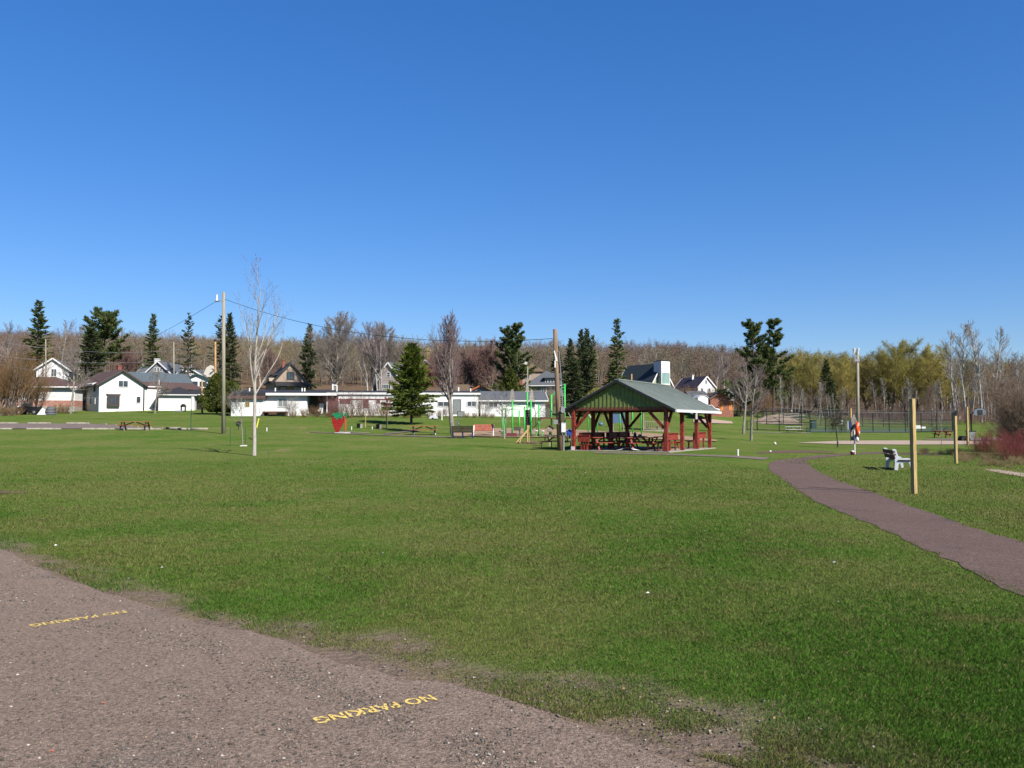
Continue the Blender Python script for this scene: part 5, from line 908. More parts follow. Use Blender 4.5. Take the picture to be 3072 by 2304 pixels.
# gazebo
o = at(1968, 88); T = thing('gazebo', 'small roofed gazebo with pale railings seen behind the shelter', 'gazebo', o, R(-5)); gw = 2.6
MB().bb(-gw/2-.1,gw/2+.1,-.1,gw+.1,-.2,.12).build('floor', 'concrete', T)
for x in (-gw/2, gw/2):
    for y in (0, gw): MB().bb(x-.06,x+.06,y-.06,y+.06,.1,2.4).build('post', 'pole_wood' if y < 1 else 'brown_wood', T)
for y in (0, gw):
    m = MB()
    m.bb(-gw/2+.07,gw/2-.07,y-.03,y+.03,1.0,1.07).bb(-gw/2+.07,gw/2-.07,y-.03,y+.03,.2,.26)
    for i in range(11): x = -gw/2+.2+i*(gw-.4)/10; m.bb(x-.025,x+.025,y-.02,y+.02,.26,1.0)
    m.build('railing', 'pole_wood', T)
MB().bb(-.9,.3,.9,1.4,.45,.52).bb(-.85,-.75,1,1.3,.1,.45).bb(.15,.25,1,1.3,.1,.45).build('seat', 'brown_wood', T)
q = gw/2+.35; MB().add([(-q,-.35,2.4),(q,-.35,2.4),(q,gw+.35,2.4),(-q,gw+.35,2.4),(0,gw/2,3.5)], [(0,3,2,1),(0,1,4),(1,2,4),(2,3,4),(3,0,4)]).build('roof', 'roof_brown', T)
MB().bb(-q-.02,q+.02,-.4,-.35,2.36,2.5).build('fascia', 'white_trim', T)
t = thing('fire_grill', 'red handled park grill beyond the blue house box', 'grill', at(1738, 60)); MB().tube((0,0,-.1),(0,0,.5),.05).build('post', 'red_brown', t); MB().bb(-.25,.2,-.2,.2,.5,.6).bb(.05,.16,-.1,.1,.6,.82).build('fire_box', 'red_table', t)
# basketball hoop, bin, court fence
t = thing('basketball_hoop', 'basketball hoop with grey blue fan backboard on a black pole', 'basketball hoop', at(2918, 78)); MB().tube((0,.25,-.1),(0,.25,2.5),.07).beam((0,.2,2.45),(.45,-.3,2.9),.08,.08).build('pole', 'black', t)
c = (.5,-.35,2.72); MB().prism([(c[0]+.56*math.cos(a_), c[2]-.06+.34*math.sin(a_)) for a_ in [math.pi*i/10 for i in range(11)]] + [(c[0]-.54,2.42),(c[0]-.42,2.36),(c[0]+.42,2.36),(c[0]+.54,2.42)], 'y', c[1]-.03, c[1]+.03).build('backboard', 'board_grey', t); MB().bb(c[0]-.25,c[0]+.25,c[1]-.05,c[1]-.031,2.42,2.85).build('target_square', 'black_matte', t)
m = MB(); 
for i in range(16): a_, b_ = 2*math.pi*i/16, 2*math.pi*(i+1)/16; m.tube((c[0]+.23*math.cos(a_),c[1]-.28+.23*math.sin(a_),2.42),(c[0]+.23*math.cos(b_),c[1]-.28+.23*math.sin(b_),2.42),.015,n=5)
m.build('rim', 'black', t)
t = thing('bin', 'dark grey wheeled bin by the basketball pole', 'bin', at(2911, 77)); MB().add([(-.22,-.25,.05),(.22,-.25,.05),(.22,.25,.05),(-.22,.25,.05),(-.3,-.32,.85),(.3,-.32,.85),(.3,.32,.85),(-.3,.32,.85)],[(0,3,2,1),(4,5,6,7),(0,1,5,4),(1,2,6,5),(2,3,7,6),(3,0,4,7)]).build('body', 'grey_wall', t); MB().bb(-.33,.33,-.35,.35,.855,.93).build('lid', 'black', t); MB().tube((-.25,.2,.12),(.25,.2,.12),.12).build('wheel', 'black', t)
t = thing('mower', 'small dark cart on the basketball court left of the bin', 'cart', at(2890, 77)); MB().bb(-.3,.35,-.3,.3,.2,.45).tube((.3,0,.4),(.55,0,.8),.03).build('body', 'black', t)
for x in (-.25,.3): MB().tube((x,-.34,.15),(x,.34,.15),.15).build('wheel', 'black_matte', t)
t = thing('bin', 'dark green bin behind the court fence', 'bin', at(2440, 118)); MB().bb(-.36,.36,-.35,.35,-.1,1.25).build('body', 'bin_green', t, bevel=.03); MB().bb(-.4,.4,-.4,.4,1.251,1.3).build('lid', 'black', t)
def fence(pts, h, label, mid=None, sp=2.4, bottom=True, mesh=True):
    o = at(*pts[0]); T = thing('court_fence', label, 'fence', o); P = [at(*q) - o for q in pts]
    for a_, b_ in zip(P, P[1:]):
        n = max(1, round((b_-a_).length / sp)); 
        for i in range(n + (b_ is P[-1])): q = a_.lerp(b_, i/n); MB().tube((q.x,q.y,q.z-.2),(q.x,q.y,q.z+h),.055,.055,8).build('post', 'fence_black', T)
        m = MB(); up = Vector((0,0,1))
        for z in [h] + ([mid] if mid else []) + ([.12] if bottom else []): m.tube(a_+up*z, b_+up*z, .045, .045, 6)
        m.build('rail', 'fence_black', T)
        if mesh: MB().add([a_+up*.1, b_+up*.1, b_+up*h, a_+up*h], [(0,1,2,3)]).build('chain_link', 'chain', T)
    return T
fence([(2272,108),(2405,106),(2430,105.5),(2570,106),(2716,106.5),(2857,108)], 2.5, 'tall black chain link fence along the front of the ball court', 1.2); fence([(2241,106),(2271.,107)], 1.2, 'short low black fence left of the tall court fence', None, 1.2); fence([(2857.5,108.2),(2870,124),(2650,126),(2400,126),(2300,125)], 2.5, 'black chain link fence along the far side of the ball court', 1.2, 3.2)
# left yard: dark vehicle, tarp, covered grill
T = thing('utility_vehicle', 'small black open utility vehicle parked by the brush', 'vehicle', at(87, 112), R(4)); bd = MB().prism([(-1.45,.35),(1.3,.35),(1.45,.6),(1.4,1.05),(.2,1.1),(-.5,1.15),(-1.4,.95)], 'y', -.65, .65).build('body', 'black', T, bevel=.06); MB().bb(-1.5,-.9,-.6,.6,.98,1.15).build('hood', 'white', T, bevel=.04); MB().prism([(-.7,1.16),(-.1,1.16),(-.25,1.5),(-.5,1.5)], 'y', -.5, .5).build('seat', 'black_matte', T); MB().box((-.75,0,1.33),(.05,1.0,.4),0,0,.5).build('windscreen', 'glass_green', T)
for x in (-1.0,.95): MB().tube((x,-.7,.33),(x,.7,.33),.36,n=14).build('wheel', 'black_matte', T); MB().tube((x,-.72,.33),(x,-.701,.33),.17,n=12).build('rim', 'white' if x < 0 else 'grey_metal', T)
p = at(128, 111); m = MB().add([(-.55,-.5,0),(.9,-.6,.02),(1.5,-.3,.03),(.5,.5,.05),(-.4,.4,.9),(-.1,.0,.95)], [(0,1,5),(0,5,4),(1,2,5),(2,3,5),(3,4,5),(0,4,3),(0,3,2,1)]); t = m.build('tarp', 'tarp'); t.location = p; props(t, 'white tarp draped between the black vehicle and the covered grill', 'tarp')
t = thing('covered_grill', 'dome shaped dark grill cover standing on the grass', 'grill', at(150, 111)); m = MB(); PR = [(.62,-.05),(.66,.25),(.6,.6),(.42,.98),(.2,1.12),(0.02,1.15)]
for a_, b_ in zip(PR, PR[1:]): m.tube((0,0,a_[1]),(0,0,b_[1]),a_[0],b_[0],12)
m.build('cover', 'roof_grey', t, True); MB().box((.45,-.3,.05),(.9,.5,.04)).build('ground_sheet', 'court_blue', t)
t = thing('grill', 'black barbecue grill in front of the white garage door', 'grill', at(549, 124)); MB().bb(-.35,.35,-.25,.25,.75,.9).bb(-.75,.75,-.25,.25,.85,.9).build('shelf', 'black', t); MB().ball((0,0,.95),(.38,.27,.25)).build('lid', 'black', t, True)
for x in (-.3,.3): MB().bb(x-.03,x+.03,-.2,.2,0,.75).build('leg', 'dark_metal', t)
t = thing('chair', 'grey folded chair lying by the barbecue grill', 'chair', at(533, 123)); MB().box((0,0,.15),(1.0,.5,.06),0,.25).bb(-.5,-.42,-.3,.3,0,.15).bb(.4,.48,-.3,.3,0,.2).build('frame', 'grey_wall', t)
t = thing('white_trailer', 'small silver blue boat or trailer under the spruce edge', 'trailer', at(1300, 100), scale=.6); MB().prism([(-.9,.1),(.9,.1),(.8,.5),(.3,.75),(-.6,.7)], 'y', -.5, .5).build('body', 'plastic_grey', t, bevel=.05); MB().tube((-.1,-.52,.15),(-.1,.52,.15),.2).build('wheel', 'black', t)
t = thing('white_stand_pipe', 'thin white stand pipe between the spruce and the tall maple', 'pipe', at(1325.5, 98)); MB().tube((0,0,-.1),(0,0,1.1),.07).bb(-.1,.1,-.1,.1,1.1,1.5).build('pipe', 'white', t)
t = thing('rock_mound', 'pink grey gravel mound behind the court fence', 'mound', at(2330, 128)); m = MB(); n = 14; vs = [(0,0,1.3)]
for rr_, z in ((1.6,.95),(2.6,.4),(3.4,-.2)): vs += [(rr_*math.cos(6.283*i/n)*random.uniform(.85,1.1)*1.3, rr_*math.sin(6.283*i/n)*.7, z+random.uniform(-.1,.1)) for i in range(n)]
fs = [(0,1+i,1+(i+1)%n) for i in range(n)]
for r_ in range(2): fs += [(1+r_*n+i,1+(r_+1)*n+i,1+(r_+1)*n+(i+1)%n,1+r_*n+(i+1)%n) for i in range(n)]
m.add(vs, fs).build('mound', 'sand', t, True); rs = random.Random(9)
for i in range(7): a_ = Vector((XU(2345+i*7,130), 130+rs.uniform(-1,1), 0)); a_.z = gz(a_.x,a_.y)+.3+.25*(i%4); tt = thing('cut_log', 'pale cut log stacked behind the gravel mound', 'log', a_, rs.uniform(-.25,.25), 'pale cut logs behind the mound'); MB().tube((-1.6,0,0),(1.6,0,rs.uniform(-.1,.5)),.13,.10,8).build('log', 'twig_pale', tt)
t = thing('white_crate', 'low white crates beyond the court fence on the right', 'crate', at(2752, 121)); MB().bb(-.9,.3,-.3,.3,0,.55).bb(.31,1.1,-.25,.25,0,.35).build('crate', 'white', t, bevel=.02)
# ------------------------------------------------------------------ trees near the camera
bare_proto('near_maple', thick=.8, seed=21, H=9.9, r0=.125, start=.30, stop=.48, nk=(2.0,1.5,1.1), ang=(20,38), ratio=(.50,.46,.5), up=.14, wig=.08, ns=(11,7,5,3), lean=(.0,0), split=1, bark='bark_pale', twig='twig_grey', buds=(.35,.018,'bud_red'), rmin=.004)
plant('near_maple', 'bare_maple', 'young bare maple with upright twigs and red buds left of the grey pole', 'tree', at(764,41), R(40), 9.97/proto_h('near_maple'))
bare_proto('tall_maple', seed=8, H=10.9, r0=.26, start=.24, nk=(2.3,1.9,1.6,.8), ang=(15,34), ratio=(.50,.48,.5,.5), up=.13, wig=.07, ns=(13,7,5,3), bark='bark_grey', twig='twig_mauve', buds=(.10,.025,'bud_red'), rmin=.007)
plant('tall_maple', 'bare_maple', 'tall bare maple with purple grey crown right of the green spruce', 'tree', at(1358,72), R(100), 10.95/proto_h('tall_maple'))
bare_proto('sapling', seed=5, H=2.9, r0=.035, start=.3, nk=(1.2,1.4), ang=(30,60), ratio=(.42,.5), up=.1, wig=.1, ns=(9,5,3), split=0, bark='twig_pale', twig='twig_pale', rmin=.006)
T = plant('sapling', 'staked_sapling', 'thin pale sapling with green stakes and stones in front of the bare maple', 'tree', at(729,50.7), 1)
for x, y in ((-.68,.3),(.35,.2),(.62,-.5)): MB().tube((x,y,-.1),(x,y,1.15),.02,n=5).build('stake', 'green_post', T)
m = MB(); rs = random.Random(2)
for i in range(10): m.ball((rs.uniform(-.3,.3), rs.uniform(-.2,.2), .02), (.09,.07,.05), 6, 4)
m.build('stone_ring', 'white_stone', T)
bare_proto('small_bare', seed=31, H=3.6, r0=.075, start=.3, nk=(1.8,2,1.5), ang=(40,70), ratio=(.42,.5,.5), up=.08, wig=.1, ns=(8,5,4,3), bark='twig_pale', twig='twig_grey', rmin=.006)
plant('small_bare', 'bare_tree', 'small pale trunked bare tree in front of the green playground posts', 'tree', at(1513,65), 2)
bare_proto('round_bare', seed=33, H=4.6, r0=.11, start=.3, nk=(3,2.2,2), ang=(35,60), ratio=(.50,.5,.5), up=.10, wig=.09, ns=(7,6,4,3), bark='bark_grey', twig='twig_grey', rmin=.008)
plant('round_bare', 'bare_tree', 'small round bare tree on the grass before the white house', 'tree', at(464,117), 2, 1.12); plant('round_bare', 'bare_tree', 'bare tree at the brush edge left of the white house', 'tree', at(211,116), 3.4, 1.65)
bare_proto('right_bare', seed=35, H=6.2, r0=.13, start=.26, nk=(1.8,1.8,1.5), ang=(22,50), ratio=(.52,.5,.5), up=.10, wig=.09, ns=(9,6,4,3), bark='bark_grey', twig='twig_mauve', rmin=.007)
plant('right_bare', 'bare_tree', 'bare tree on the lawn left of the court fence, nearer one', 'tree', at(2253,73), 1.2, .95); plant('right_bare', 'bare_tree', 'bare tree behind the nearer one left of the court fence', 'tree', at(2230,90), 3.5, 1.2)
bare_proto('weeping', seed=37, H=1.9, r0=.06, start=.75, nk=(4,2.2,1.8), ang=(50,85), ratio=(.62,.65,.6), up=.0, droop=.24, wig=.12, ns=(6,6,6,5), bark='bark_dark', twig='bark_dark', rmin=.006)
T = plant('weeping', 'weeping_tree', 'small dark weeping tree with drooping bare branches left of the life ring', 'tree', at(2512,56), 0); MB().ball((.25,-.1,1.75),(.1,.1,.1)).bb(.2,.3,-.15,-.05,1.55,1.68).build('feeder', 'tarp', T)
bare_proto('thin_sapling', seed=39, H=2.3, r0=.018, start=.3, nk=(1,1), ang=(20,45), ratio=(.35,.5), ns=(7,4,3), split=0, bark='twig_pale', twig='twig_pale', rmin=.005)
plant('thin_sapling', 'bare_sapling', 'very thin bare sapling between the two front wooden posts', 'tree', at(2822,46), 0)
bare_proto('red_sapling', seed=41, H=2.6, r0=.03, start=.55, nk=(3,3), ang=(15,45), ratio=(.35,.5), ns=(8,4,3), split=0, bark='twig_brown', twig='twig_red', rmin=.007, buds=(.5,.03,'bud_red'))
plant('red_sapling', 'bare_sapling', 'slim sapling with reddish twigs tied to a stake near the spruce', 'tree', at(1162,81), 0)
# ------------------------------------------------------------------ evergreens
spruce_proto('fat_spruce', 8.5, 2.95, 'spruce_bright', seed=3, gap=.23, nb=10, dens=2.1, bare=.12, drp=.05, power=.62, tri=.24, shag=.26)
plant('fat_spruce', 'green_spruce', 'bushy bright green spruce with bare trunk foot in mid lawn', 'tree', at(1234,88), 0)
spruce_proto('spire', 15, 2.5, 'spruce', seed=4, gap=.42, nb=7, dens=1.0, bare=.04, drp=.3, power=.75, tri=.34, shag=.35)
spruce_proto('slim_spire', 15, 1.75, 'spruce', seed=6, gap=.46, nb=6, dens=1.1, bare=.05, drp=.35, power=.5, tri=.32, shag=.4)
spruce_proto('dark_spire', 15, 3.0, 'spruce_dark', seed=9, gap=.4, nb=7, dens=1.0, bare=.03, drp=.3, power=.8, tri=.38, shag=.25)
spruce_proto('sparse_spire', 14, 2.9, 'spruce_dark', seed=12, gap=.75, nb=6, dens=1.0, bare=.05, drp=.25, power=.8, tri=.32, shag=.4)
def ever(key, U, d, Vt, label, H, rz=0, w=1.0, name='spruce', group='evergreen trees among the houses', Vb=None):
    p = at(U, d); h = zV(Vt, d) - p.z; s = h / proto_h(key); t = plant(key, name, label, 'tree', p, rz, 1, group); t.scale = (s*w, s*w, s); return t
ever('spire', 106, 165, 897, 'tall pointed spruce at the far left behind the brush', 15, 1, 1.15); ever('dark_spire', 268, 150, 962, 'dense dark green spruce right of the far left houses', 15, 2, 1.35); ever('spire', 454, 180, 938, 'narrow spruce above the white house roof', 15, 3, .95); ever('sparse_spire', 561, 170, 935, 'open branched spruce left of the orange pole', 14, 1, .9); ever('sparse_spire', 657, 178, 944, 'dark spruce behind the top of the orange pole', 14, 4, 1.1); ever('dark_spire', 684, 185, 935, 'dark spruce hidden behind the grey pole', 15, 5, .9)
ever('dark_spire', 915, 160, 960, 'leaning dark spruce behind the tan house', 15, 1.5, .9).rotation_euler = (0, .16, 1.5)
ever('dark_spire', 1672, 150, 1035, 'dark spruce directly behind the shelter pole', 15, 2.2, 1.1); ever('dark_spire', 1712, 150, 1012, 'dark broad spruce left of the twin spruces', 15, .4, .95); ever('dark_spire', 1745, 152, 985, 'tall twin dark spruce, left stem', 15, 3.1, .9); ever('dark_spire', 1762, 156, 982, 'tall twin dark spruce, right stem', 15, 1.1, .9); ever('slim_spire', 1779, 158, 1002, 'slim dark spruce right of the twin spruces', 15, 2.4, .9); ever('dark_spire', 1722, 122, 1070, 'nearer dark spruce above the shelter left eave', 15, 1.9, 1.45)
ever('slim_spire', 1853, 146, 951, 'very tall narrow spruce above the shelter ridge', 15, .7, 1.05); ever('dark_spire', 1838, 150, 1085, 'short dark spruce at the foot of the tall narrow one', 15, 2.9, 1.5)
cedar_proto('cedar_wide', 4.6, 2.1, seed=5, n=6500, power=.5); cedar_proto('cedar_cone', 6.5, 2.0, seed=6, n=5200, power=.75)
plant('cedar_wide', 'cedar_bush', 'broad dark cedar bush beside the tall grey pole', 'bush', at(650,114), 0, 1.22); plant('cedar_wide', 'cedar_bush', 'smaller half of the cedar clump right of the grey pole', 'bush', at(692,113), 2.5, 1.0)
ever('cedar_cone', 1530, 122, 1102, 'conical green cedar behind the grey roofed building', 6.5, 0, 1.2, 'cedar'); ever('cedar_cone', 1500, 121, 1152, 'low cedar at the left foot of the conical cedar', 6.5, 2, 1.2, 'cedar'); ever('cedar_cone', 860, 165, 1100, 'green conifer behind the tan house chimney', 6.5, 1, 1.3, 'cedar')
cedar_proto('yellow_bush', 3.5, 3.0, seed=9, leaf='willow_green', n=3000, power=.4)
plant('yellow_bush', 'yellow_bush', 'yellow green leafing bush below the twin spruces', 'bush', at(1800,128), 0, 1.15); plant('yellow_bush', 'yellow_bush', 'yellow green leafing bush left of the A frame church', 'bush', at(1850,138), 1, 1.1)
pine_proto('pine_a', 17, 3.4, seed=2, n=52, low=.24, flag=.12, prof=lambda t: .42 + .7*math.sin(math.pi*min(1,t*.95+.03))**1.0 * (1 - .35*t))
pine_proto('pine_b', 17, 3.6, seed=5, n=46, low=.12, flag=.35, prof=lambda t: (1.25 - .95*t))
pine_proto('pine_round', 14, 4.0, seed=8, n=64, low=.35, flag=0, prof=lambda t: .3 + .9*math.sin(math.pi*min(1,.25+t*.75))**.8)
ever('pine_a', 2262, 138, 954, 'tall white pine with round top, left of the pair', 17, 1, 1.0, 'white_pine', 'tall white pines by the court'); ever('pine_b', 2322, 138, 950, 'tall white pine with long right hand limbs, right of the pair', 17, 0, 1.0, 'white_pine', 'tall white pines by the court')
ever('pine_b', 1550, 135, 963, 'wide white pine with drooping limbs above the grey roof', 17, 0, 1.0, 'white_pine', 'evergreen trees among the houses'); ever('pine_a', 1524, 138, 975, 'round headed pine at the left of the wide white pine', 17, 2, 1.0, 'white_pine'); ever('pine_round', 308, 185, 920, 'round topped dark pine behind the dense spruce', 14, 0, .95, 'round_pine')
pine_proto('low_pine', 6, 4.2, seed=12, n=18, low=.3, flag=-.3); ever('low_pine', 2222, 132, 1130, 'low spreading pine limbs over the brick shed', 6, 1, 1.0, 'white_pine', 'tall white pines by the court')
# ------------------------------------------------------------------ bigger bare trees behind the buildings
bare_proto('big_grey', seed=51, H=14, r0=.30, start=.16, nk=(3,2.5,2.2,1.3), ang=(20,48), ratio=(.58,.52,.5,.5), up=.09, wig=.08, ns=(9,7,5,3), bark='bark_grey', twig='twig_grey', rmin=.014)
bare_proto('big_red', seed=53, H=13, r0=.28, start=.18, nk=(3,2.5,2.2,1.3), ang=(20,50), ratio=(.58,.52,.5,.5), up=.09, wig=.09, ns=(9,7,5,3), bark='bark_grey', twig='twig_red', rmin=.014)
bare_proto('birch', seed=55, H=11, r0=.17, start=.35, nk=(1.8,2.2,2), ang=(18,42), ratio=(.42,.5,.5), up=.07, wig=.07, ns=(11,6,4,3), split=1, bark='bark_white', twig='twig_mauve', rmin=.012)
def big(key, U, d, Vt, label, H, rz=0, w=1.0, name='bare_tree', group='large bare trees behind the buildings', lean=0):
    p = at(U, d); h = zV(Vt, d) - p.z; s = h / proto_h(key); t = plant(key, name, label, 'tree', p, rz, 1, group); t.scale = (s*w, s*w, s); t.rotation_euler = (0, lean, rz); return t
big('big_grey', 1000, 146, 928, 'largest rounded grey bare tree right of the tan house', 14, 0, 1.0); big('big_grey', 1160, 165, 965, 'wide grey bare tree behind the white birches', 14, 3, 1.0); 
for i, (U, d, V, ln, q) in enumerate(((1102,134,985,-.10,'leaning left'),(1118,134.5,962,.0,'tallest and straight'),(1140,134,975,.06,'leaning right'),(1152,135,1000,.12,'bending right at the mauve house'))): big('birch', U, d, V, 'white barked birch of the clump, ' + q, 11, i*1.3, .9, 'white_birch', 'white birches by the mauve house', ln)
big('big_red', 1480, 148, 1005, 'reddish bare tree left of the conical cedar', 13, 0, .95); big('big_red', 1425, 150, 1020, 'reddish bare tree behind the tall lawn maple', 13, 2, 1.0); big('big_red', 1395, 150, 1040, 'low reddish bare tree behind the flat roof', 13, 4, 1.1); big('big_red', 1330, 160, 1030, 'purplish bare tree left of the tall lawn maple', 13, 1, 1.0); big('big_red', 800, 190, 1035, 'brown bare tree on the slope above the tan house dormer', 13, 3, 1.0); 
big('right_bare', 35, 150, 965, 'slender grey bare tree behind the far left brush', 6.2, 1, 1.0); big('right_bare', 175, 165, 955, 'slender grey bare tree between far left spruce and dense spruce', 6.2, 2, .9); big('right_bare', 225, 170, 965, 'second slender bare tree left of the dense spruce', 6.2, 4, .8); big('right_bare', -10, 152, 970, 'slender bare tree at the left frame edge above the brush', 6.2, 5, .9); big('big_red', 370, 185, 1035, 'brown bare tree right of the round pine', 13, 3, 1.1); big('birch', 2175, 205, 1030, 'tall crooked white birch above the white hill house', 11, 1, 1.0, 'white_birch', 'white birches on the right slope', .06); big('birch', 2150, 200, 1080, 'white birch leaning left above the white hill house', 11, 4, 1.0, 'white_birch', 'white birches on the right slope', -.07)
# shrubs in the yards
shrub_proto('brush', 5.2, 2.4, 34, 3, 'twig_ochre', 'twig_grey', nk=(2.2,2.6), r=.035, upr=.09, thick=1.2); shrub_proto('red_twig', 2.6, 1.3, 26, 5, 'twig_red', 'twig_brown', nk=(1.7,1.5), r=.012); shrub_proto('crimson', 1.35, 1.3, 26, 7, 'twig_crimson', 'twig_crimson', nk=(1.8,1.2), r=.008, spread=(4,38)); shrub_proto('tangle', 3.2, 1.7, 46, 8, 'twig_brown', 'bark_brown', nk=(2.6,2.2,.8), r=.020, spread=(6,40), wig=.17); shrub_proto('bare_bush', 2.0, 1.1, 22, 9, 'twig_pale', 'twig_pale', r=.014); shrub_proto('dry', .55, .5, 60, 11, 'straw', 'straw', nk=(1,), r=.006, spread=(5,60)); shrub_proto('brown_low', .9, .8, 40, 12, 'dry_brush', 'dry_brush', nk=(1.5,1), r=.010, spread=(5,55))
for i, (U, d, s, q) in enumerate(((-25,112,1.7,'leftmost of the row'),(18,110,1.65,'second from the left frame edge'),(60,114,1.5,'behind the black vehicle'),(100,118,1.1,'in front of the brown hipped roof'))): plant('brush', 'brush_clump', 'tall ochre twigged bare brush, ' + q, 'bush', at(U,d), i*1.7, s, 'tall ochre brush at the far left')
for i, U in enumerate((992, 1014, 1036, 1062, 1086, 1112, 1140, 1166)): plant('red_twig', 'red_shrub', 'red twigged bare shrub against the red trimmed white wall', 'bush', at(U, 105 - (i % 3)*.8), i*2.1, (1.05,.9,1.2,1.45,1.1,.95,1.1,.8)[i], 'red twigged shrubs along the white wall')
plant('bare_bush', 'bare_bush', 'pale fan shaped bare bush by the white wall right of the tall maple', 'bush', at(1452,107), 0, 1.4); plant('bare_bush', 'bare_bush', 'pale bare bush against the white wall left of the porch', 'bush', at(873,106), 2, 1.2); plant('bare_bush', 'bare_bush', 'pale bare bush right of the cedar clump by the lean to', 'bush', at(712,108), 4, 1.7); plant('brush', 'bare_bush', 'grey green bare bush at the right end of the grey roof', 'bush', at(1640,116), 3, .75); plant('red_twig', 'red_shrub', 'small reddish shrub at the foot of the tall maple', 'bush', at(1345,103), 3, .8); plant('bare_bush', 'bare_bush', 'bare bush in front of the grey hipped house', 'bush', at(1660,128), 1, 2.0)
for i, U in enumerate(range(880, 1330, 34)): plant('brown_low', 'low_brush', 'low brown brush along the foot of the long white building', 'bush', at(U, 102.5 + (i*7 % 5)*.4), i*1.9, 1.0 + .3*(i % 3), 'low brown brush along the white building')
for i, U in enumerate((1400,1425,1455,1475)): plant('brown_low', 'low_brush', 'low brown brush under the fan shaped bush', 'bush', at(U, 104.5), i*1.3, .8, 'low brown brush under the fan shaped bush')
for i, (U, d) in enumerate(((-10,107),(20,108),(50,110),(170,118),(195,117))): plant('brown_low', 'low_brush', 'low rusty brush at the foot of the far left thicket', 'bush', at(U,d), i*2.2, 1.5, 'low rusty brush at the far left')
for i, (U, d, s) in enumerate(((2938,41,.7),(2962,40,.85),(2990,39.5,.9),(3014,38,.85),(3040,37,1.0),(3068,36,.95),(3022,35,.6),(3056,34,.65))): plant('crimson', 'red_dogwood', 'crimson stemmed dogwood shrub at the right edge beside the wooden post', 'bush', at(U,d), i*1.4, s, 'crimson dogwood shrubs at the right edge')
for i, (U, d, s, q) in enumerate(((3058,50,.8,'left of the dark row'),(3088,46,1.1,'middle of the dark row'),(3112,41,1.35,'at the frame edge'),(3030,55,.55,'farthest back and low'))): plant('tangle', 'tangled_shrub', 'tall dark tangled bare shrub, ' + q, 'bush', at(U,d), i*2.0, s, 'dark tangled shrubs at the right edge')
rs = random.Random(6)
for i in range(40):
    U = rs.uniform(2875, 3090); d = rs.uniform(34, 43) - (U-2850)*.022 - .5; plant('dry', 'dry_grass_tuft', 'tuft of straw coloured dead grass at the foot of the red shrubs', 'grass tuft', at(U,d), rs.uniform(0,6), rs.uniform(.35,.7), 'dead grass tufts below the red shrubs')
for i in range(12): U = rs.uniform(2760, 2870); plant('dry', 'dry_grass_tuft', 'tuft of dead grass in the thin strip left of the red shrubs', 'grass tuft', at(U,rs.uniform(42,46)), rs.uniform(0,6), rs.uniform(.4,.7), 'dead grass tufts left of the red shrubs')
# ------------------------------------------------------------------ wood edge on the right: willows, aspens
bare_proto('willow_a', seed=61, H=14, r0=.32, start=.14, nk=(2.4,2.2,2.0,.8), ang=(22,55), ratio=(.62,.52,.5,.5), up=.06, wig=.11, ns=(9,7,5,4), bark='bark_brown', twig='willow', leaves=(7500,.16,'willow'), rmin=.011)
bare_proto('willow_b', seed=62, H=13, r0=.3, start=.12, nk=(2.4,2.2,2.0,.8), ang=(25,60), ratio=(.65,.52,.5,.5), up=.05, wig=.12, ns=(8,7,5,4), bark='bark_brown', twig='willow_green', leaves=(6500,.16,'willow_green'), rmin=.011)
bare_proto('aspen_a', seed=63, H=17, r0=.19, start=.42, nk=(2.2,2.2,2), ang=(18,40), ratio=(.26,.5,.5), up=.08, wig=.06, ns=(16,5,4,3), split=1, bark='bark_white', twig='twig_pale', rmin=.011)
bare_proto('aspen_b', seed=64, H=16, r0=.15, start=.38, nk=(1.6,2,2), ang=(20,45), ratio=(.24,.5,.5), up=.08, wig=.07, ns=(15,5,4,3), split=1, bark='bark_white', twig='twig_grey', rmin=.011)
bare_proto('under', seed=65, H=9, r0=.10, start=.25, nk=(2,2,2), ang=(20,50), ratio=(.38,.5,.5), up=.08, wig=.1, ns=(10,5,4,3), split=0, bark='bark_brown', twig='twig_brown', rmin=.010)
WL = 'yellow green willow crown in the wood edge behind the court fence'; gW = 'yellow green willows behind the court'
for i, (U, d, V) in enumerate(((2372,162,1070),(2405,162,1045),(2440,155,1050),(2480,165,1060),(2515,160,1048),(2545,155,1060),(2600,158,1050),(2640,156,1035),(2680,154,1015),(2715,160,1010),(2752,158,1012),(2790,156,1022),(2825,162,1028))):
    big('willow_a' if i % 2 else 'willow_b', U, d, V, WL, 14 if i % 2 else 13, i*1.37, 1.05, 'willow', gW)
ever('dark_spire', 2482, 148, 1075, 'dark spruce standing inside the yellow green wood edge', 15, 1, 1.1, 'spruce', 'evergreens in the right wood edge'); ever('dark_spire', 2498, 145, 1150, 'small dark spruce below the one in the yellow wood edge', 15, 3, 1.3, 'spruce', 'evergreens in the right wood edge')
gA = 'white trunked aspens at the right wood edge'
for i, (U, d, V, q) in enumerate(((2898,140,965,'tall pale aspen with wide crown left of the tallest one'),(2945,139,958,'tallest pale aspen standing over the basketball hoop'),(2982,140,978,'tall slim pale aspen right of the basketball hoop'),(2865,146,985,'pale aspen at the right end of the willows'))): big('aspen_a', U, d, V, q, 17, i*2.2, 1.1, 'aspen', gA)
rs = random.Random(12)
for i in range(44):
    U = 2620 + 480 * (i + rs.random()) / 44; d = rs.uniform(138, 168); V = rs.uniform(1050, 1130) if U > 2840 else rs.uniform(1120, 1180)
    big('aspen_b' if i % 3 else 'aspen_a', U, d, V, 'one of the many shorter white trunked aspens filling the right wood edge', 16 if i % 3 else 17, i*1.1, 1.0, 'aspen', 'shorter aspens filling the right wood edge', rs.uniform(-.06,.06))
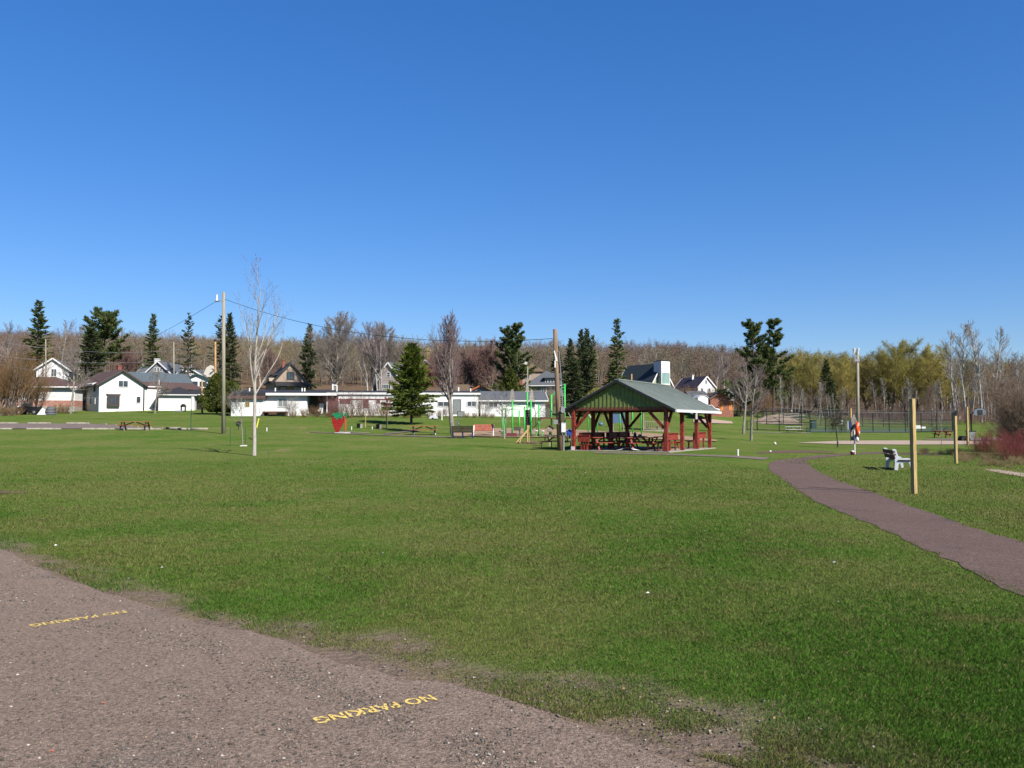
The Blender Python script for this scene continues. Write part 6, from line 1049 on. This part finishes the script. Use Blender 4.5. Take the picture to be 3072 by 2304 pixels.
for i in range(16):
    U = 2335 + 190 * (i + rs.random()) / 16; d = rs.uniform(133, 140); big('aspen_b', U, d, rs.uniform(1120, 1185), 'thin pale trunk of the birch thicket behind the gravel mound', 16, i*1.1, 1.2, 'aspen', 'thin birch trunks behind the gravel mound', rs.uniform(-.1,.1))
for i in range(34):
    U = 2290 + 800 * (i + rs.random()) / 34; d = rs.uniform(134, 150); big('under', U, d, rs.uniform(1150, 1215), 'low brown bare undergrowth tree at the right wood edge', 9, i*1.7, 1.3, 'undergrowth_tree', 'brown undergrowth trees at the right wood edge')
for i in range(14): U = 2030 + i*22; plant('red_twig' if i % 2 else 'brush', 'thicket_shrub', 'brown bare shrub below the brick shed and pines', 'bush', at(U, 133 + (i*5 % 4)), i*1.9, .8, 'brown shrubs below the pines')
for i in range(20): U = 2560 + i*26; plant('red_twig', 'thicket_shrub', 'dark red bare shrub along the foot of the right wood', 'bush', at(U, 131 + (i*5 % 4)), i*1.9, .95, 'dark red shrubs along the right wood')
# ------------------------------------------------------------------ the wooded hill: one mass
def forest():
    rs = np.random.RandomState(20); prot = []
    for k in range(9):
        conif = False; sg = grow(seed=200+k, H=12, r0=.17, start=.22 + .02*k, nk=(2,2,1.4), ang=(25,64), ratio=(.54,.52,.55), up=.045, wig=.10, ns=(7,5,3,2), rmin=.02); P0, P1, a, b = seg_np(sg); lv = np.array([s[4] for s in sg]); k0 = lv == 0
        v0, f0 = tubes_np(P0[k0], P1[k0], a[k0], b[k0], 3); f0 = np.concatenate([f0[:, [0,1,2]], f0[:, [0,2,3]]]); v1, f1 = spikes_np(P0[~k0], P1[~k0] + (P1[~k0]-P0[~k0])*.3, np.maximum(a[~k0], .034), rs); prot.append((np.concatenate([v0, v1]).astype(np.float32), np.concatenate([f0, f1 + len(v0)]), len(v0)))
    pos = []
    while len(pos) < 5200:
        U = rs.uniform(-300, 3400); d = 205 + 330 * rs.rand()**1.1
        if 2240 < U: d = 172 + 330 * rs.rand()**1.25
        if U < 90: d = 165 + 280 * rs.rand()
        if 90 <= U < 1000 and d < 196: continue
        pos.append((U, d))
    V = []; F = []; C = []; off = 0; pal = np.array([(.185,.140,.105),(.205,.165,.132),(.19,.125,.095),(.205,.125,.10),(.165,.135,.108),(.22,.19,.16),(.195,.155,.09)])
    for U, d in pos:
        x = XU(U, d); v, f, nt = prot[rs.randint(9)]; s = rs.uniform(.55, .86); an = rs.rand()*6.283; c, q = math.cos(an)*s, math.sin(an)*s
        w_ = np.stack([v[:,0]*c - v[:,1]*q + x, v[:,0]*q + v[:,1]*c + d, v[:,2]*s*rs.uniform(.9,1.15) + gz(x,d) - .2], 1)
        zn = float(fbm(np.array([x*.018+3.]), np.array([d*.018+7.]), 2)[0]); t = pal[rs.choice(7, p=[.22,.2,.15,.12,.16,.09,.06])] * rs.uniform(.85, 1.2) * (.78 + .45*zn); t = t * (np.array([.96,1.03,.92]) if zn > .52 else np.array([1.03,.98,1.02])); 
        if U > 2300 and rs.rand() < .45: t = np.array((.29,.255,.10)) * rs.uniform(.8,1.2)
        elif 600 < U < 1300 and rs.rand() < .22: t = np.array((.29,.25,.11)) * rs.uniform(.8,1.2)
        col = np.repeat(t[None], len(v), 0); pale = rs.rand() < .05; col[:nt] = (.50,.48,.44) if pale else (.19,.165,.145); V.append(w_); F.append(f + off); C.append(col*KL); off += len(v)
    me = mesh_np('hillside_forest', np.concatenate(V), np.concatenate(F), M['vcol'], False, np.concatenate(C)); props(link('hillside_forest', me), 'bare brown hardwood forest covering the hill behind the houses', None, None, 'stuff')
forest()
